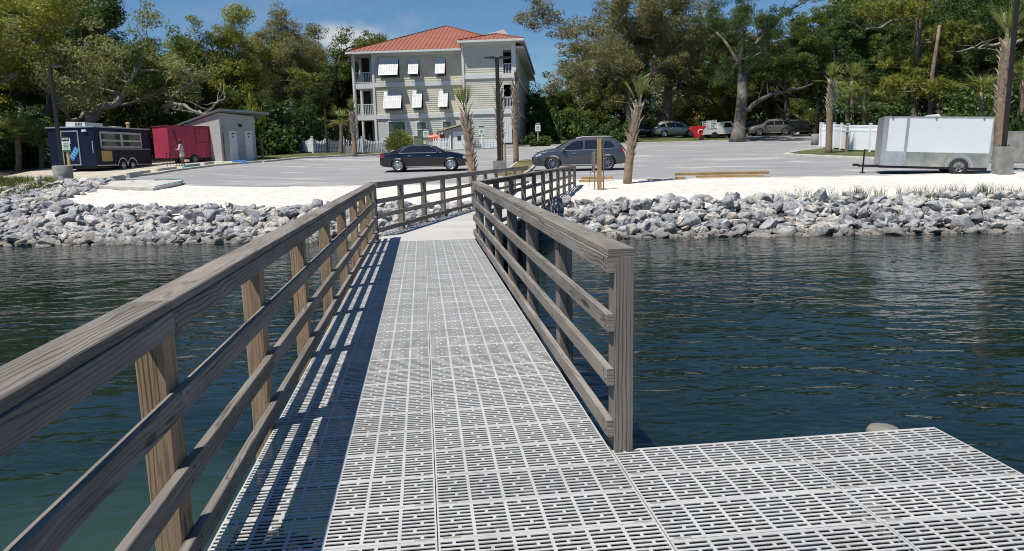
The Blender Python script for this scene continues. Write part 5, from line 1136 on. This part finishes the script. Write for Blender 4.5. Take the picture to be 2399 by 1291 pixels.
# ------------------------------------------------------------------ trees and plants
def leaf_cloud(cents, rad, per, size, flat, rng, aspect=.55, up=.95, radv=None):
    cents = np.asarray(cents, float); n_ = len(cents) * per; c_ = np.repeat(cents, per, 0)
    rr = np.repeat(radv if radv is not None else np.full(len(cents), rad), per)[:, None]
    g_ = rng.normal(size=(n_, 3)); g_ /= np.linalg.norm(g_, axis=1)[:, None]; g_ *= rng.rand(n_, 1) ** .45
    c_ = c_ + g_ * rr * np.array([1, 1, flat]); nn = rng.normal(size=(n_, 3)) + np.array([0, 0, up]); nn /= np.linalg.norm(nn, axis=1)[:, None]
    tt = np.cross(nn, rng.normal(size=(n_, 3))); tt /= np.linalg.norm(tt, axis=1)[:, None] + 1e-9; bb_ = np.cross(nn, tt)
    a = tt * (size * rng.uniform(.6, 1.35, (n_, 1))); b_ = bb_ * (size * aspect * rng.uniform(.7, 1.2, (n_, 1)))
    V = np.stack([c_ - a, c_ + b_ - a * .15, c_ + a, c_ - b_ - a * .15], 1).reshape(-1, 3); F = np.arange(n_ * 4).reshape(-1, 4); return V, F
def grow(rng, start, dirv, length, r0, steps, wander, lift, r1f=.45):
    p = np.array(start, float); d = np.array(dirv, float); d /= np.linalg.norm(d); pts = [p.copy()]; rad = [r0]
    for i in range(steps):
        d = d + rng.normal(size=3) * wander + np.array([0, 0, lift]); d /= np.linalg.norm(d); p = p + d * length / steps; pts.append(p.copy()); rad.append(r0 * (1 - (1 - r1f) * (i + 1) / steps))
    return pts, rad, d
def oak(seed, trunk_h, r0, limbs, limb_len, crown_lift, clusters=(4, 4, 3), per=140, leaf=.076, crad=.62, lean=(0, 0), spread=1.0, bark='bark', leafm='lf_dark', fill=1.0, flat=.55, low=.15, extra=None, droop=0.0):
    rng = np.random.RandomState(seed); tm = MB(); cents = []; radv = []
    pts, rad, d = grow(rng, (0, 0, -.3), (lean[0], lean[1], 1), trunk_h + .3, r0, 6, .08, .02, .72); rad[0] *= 1.6; rad[1] *= 1.12; tm.tube(pts, rad, 12); top = pts[-1]; rt = rad[-1]
    def twigs(p0, d0, ln, r, lvl):
        pts, rad, d = grow(rng, p0, d0, ln, r, 6 if lvl < 2 else 4, .22 if lvl < 2 else .3, crown_lift * (.6 if lvl == 0 else .3) - droop * (lvl == 2), .38); tm.tube(pts, rad, (9, 6, 4)[lvl])
        if lvl == 2:
            for q in pts[1:]: cents.append(q + rng.normal(size=3) * .22); radv.append(crad * rng.uniform(.65, 1.25))
            return
        n_ = clusters[lvl + 1] if lvl == 0 else clusters[2]
        for k in range(n_):
            t = (k + rng.uniform(.2, .9)) / n_; i = min(int((low + (1 - low) * t) * (len(pts) - 1)), len(pts) - 2); f = rng.rand(); s_ = pts[i] * (1 - f) + pts[i + 1] * f
            dd = d * .55 + rng.normal(size=3) * .75 * spread + np.array([0, 0, .25]); twigs(s_, dd, ln * rng.uniform(.42, .66), rad[i] * .55, lvl + 1)
        twigs(pts[-1], d, ln * .5, rad[-1] * .8, lvl + 1)
    for k in range(limbs):
        a = 2 * math.pi * (k + rng.uniform(-.3, .3)) / limbs; el = rng.uniform(.25, 1.0); s_ = top if k % 2 else pts[-2] * .5 + top * .5
        twigs(s_, (math.cos(a) * math.cos(el), math.sin(a) * math.cos(el), math.sin(el)), limb_len * rng.uniform(.75, 1.2), rt * rng.uniform(.5, .68), 0)
    if extra:
        for (s_, dd, ln, r) in extra: twigs(np.array(s_, float), dd, ln, r, 0)
    cents = np.array(cents); radv = np.array(radv)
    V, F = leaf_cloud(cents, crad, int(per * fill), leaf, flat, rng, radv=radv)
    return tm, V, F, leafm, bark
PROTO = {}
def make_tree(key, nm, tup):
    tm, V, F, lm, bk = tup; t = thing(nm, 'x', 'tree'); tm.build('trunk', M[bk], t, True); np_obj('crown', V, F, M[lm], t); PROTO[key] = [t, False, max(p[2] for p in tm.v), float(V[:, 2].max())]
make_tree('dark1', 'oak_tree', oak(1, 3.2, .42, 6, 4.2, .05))
make_tree('dark2', 'oak_tree', oak(2, 4.2, .40, 6, 4.6, .12, lean=(.12, 0)))
make_tree('dark3', 'oak_tree', oak(3, 2.6, .45, 7, 4.0, .02, leafm='lf_mid'))
make_tree('tall1', 'oak_tree', oak(4, 5.5, .36, 6, 4.4, .2, leafm='lf_mid', per=125))
make_tree('pale1', 'oak_tree', oak(5, 2.8, .40, 6, 4.6, .10, per=66, leafm='lf_grey', bark='bark_pale', spread=.85, lean=(.35, -.1), leaf=.076))
make_tree('yel1', 'oak_tree', oak(6, 3.0, .38, 6, 4.2, .10, per=105, leafm='lf_yel', bark='bark_pale', leaf=.074))
make_tree('yel2', 'oak_tree', oak(7, 2.4, .34, 6, 3.6, .08, per=100, leafm='lf_mid', bark='bark_pale', leaf=.078))
make_tree('brown1', 'oak_tree', oak(8, 4.0, .30, 7, 5.4, .03, per=115, leafm='lf_brown', bark='bark_pale', leaf=.072, droop=.05))
make_tree('spire1', 'oak_tree', oak(9, 6.0, .36, 7, 3.8, .12, per=95, leafm='lf_brown', leaf=.08, spread=1.1))
make_tree('big1', 'oak_tree', oak(10, 7.2, .62, 7, 5.2, .05, per=95, leafm='lf_dark', bark='bark_mid', leaf=.076, lean=(-.02, 0)))
def plant_tree(key, label, px, Y, scale, rz, group=None, top=None, leafm=None, dz=0.0, name=None):
    e = PROTO[key]; base = onG(px, Y, dz)
    if top is not None: scale = (P(px, top, Y).z - base.z) / e[3]
    if not e[1]: o = e[0]; e[1] = True
    else: o = copy_tree(e[0])
    o.location = base; o.rotation_euler = (0, 0, rz); o.scale = (scale,) * 3 if not isinstance(scale, tuple) else scale; tag(o, label, 'tree', group)
    if leafm:
        for c_ in C.objects:
            if c_.parent == o and c_.name.startswith('crown'): c_.material_slots[0].link = 'OBJECT'; c_.material_slots[0].material = M[leafm]
    return o
plant_tree('yel1', 'sunlit yellow-green oak at the far left edge with low boughs over the lamp post', -40, 47, 0, 1.0, top=-190)
plant_tree('dark2', 'dark tall tree between the yellow-green left oak and pale sparse oak', 110, 62, 0, .4, top=-120)
plant_tree('pale1', 'pale sparse oak with a bent grey trunk leaning over the navy food trailer', 205, 56, 0, .35, top=-45)
plant_tree('dark1', 'dark oak filling the shade above the navy trailer roof', 300, 68, 0, 2.4, top=150)
plant_tree('yel2', 'mid-green oak with twisted bare boughs above the pink trailer', 430, 60, 0, 2.0, top=45)
plant_tree('yel1', 'yellow-green oak standing behind the block building', 530, 64, 0, 3.3, top=22)
plant_tree('spire1', 'tall ragged brown-green tree rising highest left of the beige building', 715, 74, 0, .9, top=-2)
plant_tree('dark3', 'dense dark green oak touching the left end of the terracotta roof', 800, 84, 0, 4.0, top=78)
plant_tree('dark1', 'dark oak in the deep shade behind the scalloped picket fence', 690, 70, 0, 5.1, top=190)
plant_tree('brown1', 'broad brown-olive oak with many fine twigs right of the beige building', 1475, 83, 0, 1.9, top=38)
plant_tree('brown1', 'second brown-olive oak trunk just right of the first, behind the boot palm', 1560, 88, 0, 4.4, top=-55)
plant_tree('big1', 'huge pale-barked oak trunk on the lawn with a long low bough to the right', 1727, 72, 1.0, 0)
plant_tree('yel2', 'bright yellow-green small oak behind the red hopper cart', 1665, 92, 0, 1.1, top=95, leafm='lf_yel')
plant_tree('dark3', 'dark rounded tree low on the skyline beside the right wall of the beige building', 1285, 96, 0, .3, top=205)
plant_tree('yel2', 'small green tree at the left foot of the brown-olive oak', 1345, 90, 0, 2.6, top=150)
plant_tree('tall1', 'tall mid-green oak right of the huge oak trunk', 1840, 86, 0, .5, top=35)
plant_tree('tall1', 'tall green oak reaching the picture top behind the boot palm by the white fence', 1945, 80, 0, 2.2, top=-10)
plant_tree('dark2', 'tall dark tree behind the two pines', 2040, 74, 0, 3.4, top=-60)
plant_tree('dark2', 'tall dark tree at the top right corner behind the pine boughs', 2240, 66, 0, 1.2, top=-130)
plant_tree('dark1', 'dark oak at the right edge behind the tall lamp post', 2400, 60, 0, 4.8, top=-60)
plant_tree('dark3', 'dark oak in the shade above the parked cars on the right', 1800, 104, 0, 1.6, top=150)
rr = np.random.RandomState(5); bgk = ['dark1', 'dark2', 'dark3', 'tall1']
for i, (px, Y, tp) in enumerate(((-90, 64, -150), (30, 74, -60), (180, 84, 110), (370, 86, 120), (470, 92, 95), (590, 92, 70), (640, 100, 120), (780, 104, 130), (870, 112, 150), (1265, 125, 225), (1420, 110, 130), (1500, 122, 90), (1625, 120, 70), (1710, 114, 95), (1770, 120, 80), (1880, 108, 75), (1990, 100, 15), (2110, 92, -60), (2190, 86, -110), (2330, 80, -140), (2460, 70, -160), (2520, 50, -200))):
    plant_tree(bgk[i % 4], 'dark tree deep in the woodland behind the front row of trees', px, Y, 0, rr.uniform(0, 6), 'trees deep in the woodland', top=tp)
for k, e in list(PROTO.items()):
    if not e[1]:
        for c_ in [c for c in C.objects if c.parent == e[0]]: bpy.data.objects.remove(c_)
        bpy.data.objects.remove(e[0])
# bare grey boughs lit by the sun at the front of the left wood
def bough(label, pts, r0, bk='bark_pale'):
    b = MB(); n_ = len(pts); P3 = [P(*p) for p in pts]; fine = []; rng_ = random.Random(label)
    for i in range(n_ - 1):
        for k in range(4):
            u = k / 4; c_ = P3[i].lerp(P3[i + 1], u); fine.append(c_ + Vector((rng_.uniform(-1, 1), rng_.uniform(-1, 1), rng_.uniform(-1, 1))) * r0 * .5)
    fine.append(P3[-1]); b.tube(fine, [r0 * (1 - .75 * i / (len(fine) - 1)) for i in range(len(fine))], 8)
    for _ in range(7):
        i = rng_.randrange(len(fine) // 3, len(fine) - 1); s_ = fine[i]; d_ = Vector((rng_.uniform(-1, 1), rng_.uniform(-.6, .3), rng_.uniform(-.2, 1))).normalized(); pr_ = [s_]
        for k in range(4): d_ = (d_ + Vector((rng_.uniform(-.4, .4), rng_.uniform(-.4, .4), rng_.uniform(-.3, .4)))).normalized(); pr_.append(pr_[-1] + d_ * rng_.uniform(.25, .6))
        b.tube(pr_, [r0 * .28, r0 * .22, r0 * .16, r0 * .1, r0 * .05], 5)
    o = b.build('bough', M[bk], None, True); tr = next(q for q in C.objects if q.get('label', '').startswith(label)); bpy.context.view_layer.update(); o.parent = tr; o.matrix_parent_inverse = tr.matrix_world.inverted(); return o
# pines
def pine(label, px, Y, tufts, toppx, r0, lean=0):
    base = onG(px, Y); t = thing('pine_tree', label, 'tree', base); rng = np.random.RandomState(px); tm = MB(); Hh = P(px, toppx, Y).z - base.z
    pts = [np.array([lean * k / 8 + .08 * math.sin(k), 0, -.2 + (Hh + .2) * k / 8]) for k in range(9)]; tm.tube(pts, [r0 * (1.25 if k == 0 else 1 - .07 * k) for k in range(9)], 10)
    V = []; nb_ = 0; cen = []
    for (tx, ty, wpx, hpx) in tufts:
        c_ = np.array(P(tx, ty, Y + rng.uniform(-1.5, .5)) - base); wm, hm = wpx / FPX * Y / 2, hpx / FPX * Y / 2; hz = max(.5, min(Hh - .5, c_[2] - hm * .5))
        tm.tube([(lean * hz / Hh, 0, hz), (c_[0] * .5, c_[1] * .5, (hz + c_[2]) / 2 - .2), tuple(c_ - np.array([0, 0, hm * .5]))], [r0 * .28, r0 * .2, r0 * .08], 6)
        k = max(10, int(wm * hm * 34))
        for _ in range(k):
            g = rng.normal(size=3); g = g / np.linalg.norm(g) * rng.rand() ** .4; cen.append(c_ + g * np.array([wm, max(.8, wm * .6), hm]))
    cen = np.array(cen); per = 34; n_ = len(cen) * per; c_ = np.repeat(cen, per, 0); d = rng.normal(size=(n_, 3)) + np.array([0, 0, .45]); d /= np.linalg.norm(d, axis=1)[:, None]; ln = rng.uniform(.22, .40, (n_, 1)); s_ = np.cross(d, rng.normal(size=(n_, 3))); s_ /= np.linalg.norm(s_, axis=1)[:, None]; s_ *= .026
    V = np.stack([c_ - s_, c_ + s_, c_ + d * ln + s_ * .4, c_ + d * ln - s_ * .4], 1).reshape(-1, 3); F = np.arange(n_ * 4).reshape(-1, 4)
    tm.build('trunk', M['bark_pine'], t, True); np_obj('crown', V, F, M['needle'], t)
pine('tall pine with a straight pale trunk running to the top of the picture', 2132, 58, [(2112, 125, 85, 60), (2150, 150, 70, 50), (2200, 128, 80, 55), (2190, 88, 90, 50), (2240, 78, 110, 50), (2290, 86, 60, 30), (2080, 150, 50, 24), (2060, 25, 130, 50), (2120, 22, 120, 60)], -60, .33)
pine('second pine to its right with a thinner lower trunk', 2168, 56, [(2110, 195, 90, 40), (2165, 205, 110, 50), (2215, 210, 70, 46), (2075, 205, 50, 30), (2140, 170, 60, 24)], 60, .24, .25)
bough('pale sparse oak', [(196, 300, 53), (235, 262, 53), (280, 238, 53), (300, 195, 53.5), (332, 150, 54)], .36)
bough('sunlit yellow-green oak at the far left', [(150, 255, 50), (118, 215, 49.5), (86, 196, 49), (60, 150, 49)], .16)
bough('mid-green oak with twisted', [(385, 250, 55), (420, 243, 54.5), (462, 262, 54), (480, 268, 53.8), (505, 245, 53.6), (528, 226, 53.5)], .17)
bough('mid-green oak with twisted ', [(390, 262, 55), (398, 232, 55), (430, 205, 55), (450, 190, 55), (440, 160, 55)], .15)
bough('huge pale-barked oak', [(1738, 268, 71.5), (1768, 240, 71), (1806, 222, 70.5), (1855, 209, 70), (1905, 196, 69.5)], .27, 'bark')
bough('tall pine with a straight', [(2135, 45, 60), (2090, 48, 59.5), (2062, 66, 59), (2030, 68, 58.5), (2020, 70, 58)], .13)
bough('tall dark tree at the top right corner', [(2399, 95, 54), (2330, 105, 54), (2290, 112, 54), (2240, 122, 54.5)], .17)
# palms
def palm(label, px, Y, top_px, r, lean_px=0, boots=(0.4, 1.0), frond='tied', nf=14, fl=1.1, dead=False, base_dz=0.0, leafm='palm_leaf'):
    base = onG(px, Y, base_dz); rng = random.Random(px); t = thing('palm_tree', label, 'palm tree', base); topv = P(px + lean_px, top_px, Y) - base; Hh = topv.z; tm = MB(); bmb = MB()
    def ax(u): return Vector((topv.x * u ** 1.3, .1 * math.sin(u * 3), Hh * u - .15 * (u == 0)))
    tm.tube([ax(k / 12) for k in range(13)], [r * (1.12 if k == 0 else 1.0 - .12 * k / 12 + .02 * rng.uniform(-1, 1)) for k in range(13)], 14)
    n_ = int((boots[1] - boots[0]) * Hh / .045); ga = 2.4
    for k in range(n_):
        u = boots[0] + (boots[1] - boots[0]) * k / n_; a = k * ga + rng.uniform(-.15, .15); c_ = ax(u); rd = Vector((math.cos(a), math.sin(a), 0)); sd = Vector((-math.sin(a), math.cos(a), 0)); w_ = r * .34; ln = rng.uniform(.22, .38) * (1 + .4 * u); o_ = rng.uniform(.35, .6)
        p0 = c_ + rd * r * .86; p1 = p0 + rd * ln * o_ * .45 + Vector((0, 0, ln * .6)); p2 = p0 + rd * ln * o_ + Vector((0, 0, ln)); tw = sd * w_ * rng.uniform(-.8, .8)
        bmb.add([p0 - sd * w_, p0 + sd * w_, p1 + sd * w_ * .7 + tw * .5, p1 - sd * w_ * .7 + tw * .5, p2 + sd * w_ * .35 + tw, p2 - sd * w_ * .35 + tw, p0 - rd * .04 + Vector((0, 0, .12)), p1 - rd * .05], [(0, 1, 2, 3), (3, 2, 4, 5), (0, 3, 7, 6), (1, 6, 7, 2), (3, 5, 7), (2, 7, 4)])
    tm.build('trunk', M['palm_trunk'], t, True)
    if n_ > 0: bmb.build('boot', M['palm_boot'], t)
    fm = MB(); ctr = ax(1.0)
    def blade(o, d, ln, w_, droop):
        pts = [o]; dd = d.normalized()
        for k in range(5): dd = (dd + Vector((0, 0, -droop * (.4 + k * .3)))).normalized(); pts.append(pts[-1] + dd * ln / 5)
        sd = d.cross(Vector((0, 0, 1))); sd = sd.normalized() if sd.length > .05 else Vector((1, 0, 0)); sd = (sd + Vector((rng.uniform(-.6, .6), rng.uniform(-.6, .6), rng.uniform(-.4, .4)))).normalized(); ws = [w_ * .6, w_, w_, w_ * .8, w_ * .5, .003]; vs = []
        for p, ww in zip(pts, ws): vs += [p - sd * ww, p + sd * ww]
        fm.add(vs, [(2 * k, 2 * k + 1, 2 * k + 3, 2 * k + 2) for k in range(5)])
    for k in range(nf):
        a = rng.uniform(0, 6.283)
        if frond == 'tied': d = Vector((math.cos(a) * .3, math.sin(a) * .3, 1)) * 1; el = rng.uniform(.03, .5) if k < nf * .75 else rng.uniform(.8, 1.4)
        else: d = Vector((math.cos(a), math.sin(a), 0)); el = rng.uniform(-.2, 1.3)
        if frond == 'tied': d = Vector((math.sin(el) * math.cos(a), math.sin(el) * math.sin(a), math.cos(el))); pet = fl * rng.uniform(.15, .4)
        else: d = Vector((math.cos(el) * math.cos(a), math.cos(el) * math.sin(a), math.sin(el))); pet = fl * rng.uniform(.5, .9)
        tip = ctr + d * pet; tm2 = [ctr, ctr + d * pet * .5 + Vector((0, 0, .03)), tip]; fm.tube(tm2, [.022, .018, .012], 5)
        side = d.cross(Vector((0, 0, 1))); side = side.normalized() if side.length > .05 else Vector((1, 0, 0)); upv = side.cross(d).normalized(); ns = 15
        for j in range(ns):
            b_ = (j / (ns - 1) - .5) * (2.3 if frond == 'fan' else .75); dj = d * math.cos(b_) + (side * math.cos(.5) + upv * .25 * abs(b_)) * math.sin(b_)
            blade(tip, dj, fl * rng.uniform(.7, 1.05), .022 if frond == 'fan' else .018, .05 if frond == 'tied' else .10)
    fm.build('frond', M[leafm], t); return t
palm('leaning boot-covered palm in front of the sedan nose, with a spiky tied top', 1107, 30.6, 262, .165, -18, (.12, 1.0), 'tied', 3, 1.1, base_dz=-.2)
palm('thick boot-covered palm in the white sand with green spiky fronds tied upright', 1470, 29.2, 248, .17, 26, (.33, 1.0), 'tied', 6, 1.0)
palm('tall boot-covered palm on the island beside the two-headed lamp post', 1209, 47, 200, .18, -3, (.42, 1.0), 'tied', 3, .8, leafm='dry_leaf')
palm('tall palm trunk hidden close behind the two-headed lamp post', 1172, 39, 218, .175, -3, (.35, 1.0), 'tied', 3, .7, leafm='dry_leaf')
palm('palm with a drooping fan crown beside the picket fence', 832, 58.5, 262, .2, -8, (.45, 1.0), 'tied', 9, .95)
palm('palm with smooth lower trunk on the tip of the trailer lawn, ragged fronds above', 1941, 49.5, 192, .225, 8, (.58, 1.0), 'tied', 13, 1.05)
palm('largest palm close to the right edge, boots flaring above a smooth brown trunk', 2341, 31.0, 92, .225, 22, (.42, 1.0), 'tied', 7, 1.3, base_dz=.1)
for i, (px, Y, tp, fl, lab) in enumerate(((1985, 62, 235, 1.1, 'fan palm just right of the boot palm by the white fence'), (2025, 60, 222, 1.15, 'fan palm behind the middle of the white fence'), (2065, 61, 240, 1.1, 'fan palm behind the left end of the cargo trailer'), (1995, 66, 190, 1.1, 'taller fan palm above the two low ones'), (2090, 58, 252, 1.05, 'low fan palm behind the trailer roof vent'), (2300, 46, 215, 1.0, 'fan palm left of the largest palm'), (2395, 50, 190, 1.1, 'fan palm cut by the right edge'), (40, 46, 325, 1.25, 'wide fan palm in the shade left of the lamp post'), (95, 49, 335, 1.1, 'smaller fan palm between the wide one and the navy trailer'), (-20, 44, 330, 1.2, 'fan palm cut by the left edge'), (800, 62, 285, 1.0, 'bushy fan palm in the shade behind the picket fence'))):
    palm(lab, px, Y, tp, .17, 0, (1.0, 1.0), 'fan', 24, fl)
# shrubs
def shrub_proto(seed, leafm, nclus, per, leaf, flat, top=1.0):
    rng = np.random.RandomState(seed); cen = []
    for _ in range(nclus):
        g = rng.normal(size=3); g /= np.linalg.norm(g); g[2] = abs(g[2]); cen.append(g * rng.uniform(.5, 1.0) * np.array([1, 1, 1.05]))
    V, F = leaf_cloud(np.array(cen), .24, per, leaf, .9, rng, up=.4); V[:, 2] = np.maximum(V[:, 2], .02)
    t = thing('shrub', 'x', 'shrub'); b = MB()
    for k in range(6): a = k * 1.05; b.tube([(0, 0, -.1), (.2 * math.cos(a), .2 * math.sin(a), .35), (.55 * math.cos(a), .55 * math.sin(a), .75)], [.05, .035, .012], 6)
    b.build('stem', M['bark'], t, True); np_obj('foliage', V, F, M[leafm], t); return [t, False]
SH_ = {'hedge': shrub_proto(1, 'hedge', 110, 60, .075, 1), 'wild': shrub_proto(2, 'lf_mid', 70, 46, .10, 1), 'yel': shrub_proto(3, 'lf_yel', 70, 46, .09, 1)}
def shrub(key, label, px, Y, wpx, hpx, group=None, leafm=None):
    e = SH_[key]; o = e[0] if not e[1] else copy_tree(e[0]); e[1] = True; k = Y / FPX; o.location = onG(px, Y, -.05); o.scale = (wpx * k / 2.15, max(.8, wpx * k / 2.6), hpx * k / 1.2); o.rotation_euler = (0, 0, random.uniform(-.4, .4)); tag(o, label, 'shrub', group)
    if leafm:
        for c_ in C.objects:
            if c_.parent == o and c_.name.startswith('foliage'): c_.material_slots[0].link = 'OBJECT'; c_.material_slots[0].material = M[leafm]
shrub('hedge', 'low clipped round hedge with the parking sign at the building corner', 1255, 73, 88, 30)
shrub('hedge', 'tall dark hedge left half in front of the oaks behind the grey car', 1398, 74.5, 84, 58)
shrub('hedge', 'tall dark hedge right half beside the twin oak trunks', 1452, 75, 90, 62)
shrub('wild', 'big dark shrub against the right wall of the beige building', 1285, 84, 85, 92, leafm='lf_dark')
shrub('wild', 'leafy dark shrub between the round hedge and the tall hedge', 1335, 86, 80, 85)
shrub('yel', 'sunny yellow-green shrub above the roof of the block building', 592, 60, 95, 150)
shrub('wild', 'green shrub right of the cargo trailer behind the grey fence', 2300, 44, 130, 130)
shrub('wild', 'leafy shrub at the right edge beyond the largest palm', 2420, 42, 120, 150)
shrub('wild', 'green shrub behind the right end of the cargo trailer', 2215, 48, 130, 110)
shrub('wild', 'shrub behind the white vinyl fence corner', 2050, 56, 110, 70)
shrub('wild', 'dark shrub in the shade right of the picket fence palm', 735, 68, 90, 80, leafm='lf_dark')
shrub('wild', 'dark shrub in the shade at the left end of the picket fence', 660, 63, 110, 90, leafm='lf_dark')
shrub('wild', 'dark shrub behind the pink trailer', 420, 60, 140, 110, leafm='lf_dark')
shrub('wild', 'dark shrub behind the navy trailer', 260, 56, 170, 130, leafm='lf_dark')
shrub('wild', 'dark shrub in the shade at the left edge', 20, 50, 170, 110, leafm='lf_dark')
shrub('yel', 'yellow-green bush behind the white pickup truck', 1690, 96, 90, 70)
# spiky palm bush by the sedan roof
pb = onG(938, 63.5); t = thing('palm_bush', 'round spiky olive palm bush at the right end of the scalloped picket fence', 'shrub', pb); rng = np.random.RandomState(4); n_ = 2600
d = rng.normal(size=(n_, 3)); d[:, 2] = np.abs(d[:, 2]) * .9 + .1; d /= np.linalg.norm(d, axis=1)[:, None]; c0 = d * rng.uniform(.35, 1.0, (n_, 1)) * np.array([1.2, 1.1, 1.55]); dr = d + rng.normal(size=(n_, 3)) * .45; dr /= np.linalg.norm(dr, axis=1)[:, None]; s_ = np.cross(dr, rng.normal(size=(n_, 3))); s_ /= np.linalg.norm(s_, axis=1)[:, None]; s_ *= .028; ln = rng.uniform(.25, .5, (n_, 1))
V = np.stack([c0 - s_, c0 + s_, c0 + dr * ln + s_ * .3, c0 + dr * ln - s_ * .3], 1).reshape(-1, 3); V[:, 2] += .35; np_obj('foliage', V, np.arange(n_ * 4).reshape(-1, 4), M['palm_leaf'], t); b = MB(); b.tube([(0, 0, -.1), (0, 0, 1.2)], [.2, .12], 8); b.build('stem', M['bark'], t)
# the far wood and its undergrowth as one mass
rng = np.random.RandomState(9); cen = []; rv = []
for _ in range(2300):
    x = rng.uniform(-75, 90); side_ = (x < -6) or (x > 16); y = rng.uniform(104, 135) if not (x < -6) else rng.uniform(84, 125)
    if -14 < x < 9 and y < 118: continue
    h = rng.rand() ** 1.3 * (8.5 if side_ else 5.0); cen.append((x, y, float(gz(x, y)) + h)); rv.append(rng.uniform(1.0, 2.0))
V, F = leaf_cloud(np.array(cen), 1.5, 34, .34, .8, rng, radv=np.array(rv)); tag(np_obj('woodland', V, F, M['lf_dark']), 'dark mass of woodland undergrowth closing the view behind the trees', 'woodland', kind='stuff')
cen = []; rv = []
for _ in range(520):
    x = rng.uniform(-48, -14); y0 = np.interp(x, [-48, -24, -17, -9], [50, 55.5, 58.5, 70]); y = y0 + rng.uniform(0, 9)
    if x / y > -.262: continue
    if abs(x / y + .262) < .05 and y < 65: continue
    cen.append((x, y, float(gz(x, y)) + rng.rand() ** 1.4 * 3.6)); rv.append(rng.uniform(.6, 1.3))
for _ in range(420):
    x = rng.uniform(17, 52); y0 = np.interp(x, [17, 22, 25, 30, 52], [100, 74, 58, 52, 44]); y = y0 + rng.uniform(0, 10); (x / y > .44) and (cen.append((x, y, float(gz(x, y)) + rng.rand() ** 1.4 * 4.0)), rv.append(rng.uniform(.6, 1.3)))
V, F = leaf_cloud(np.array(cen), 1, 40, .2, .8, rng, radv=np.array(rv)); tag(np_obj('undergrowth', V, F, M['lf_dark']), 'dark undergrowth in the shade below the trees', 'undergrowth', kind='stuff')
for e in SH_.values():
    if not e[1]:
        for c_ in [c for c in C.objects if c.parent == e[0]]: bpy.data.objects.remove(c_)
        bpy.data.objects.remove(e[0])
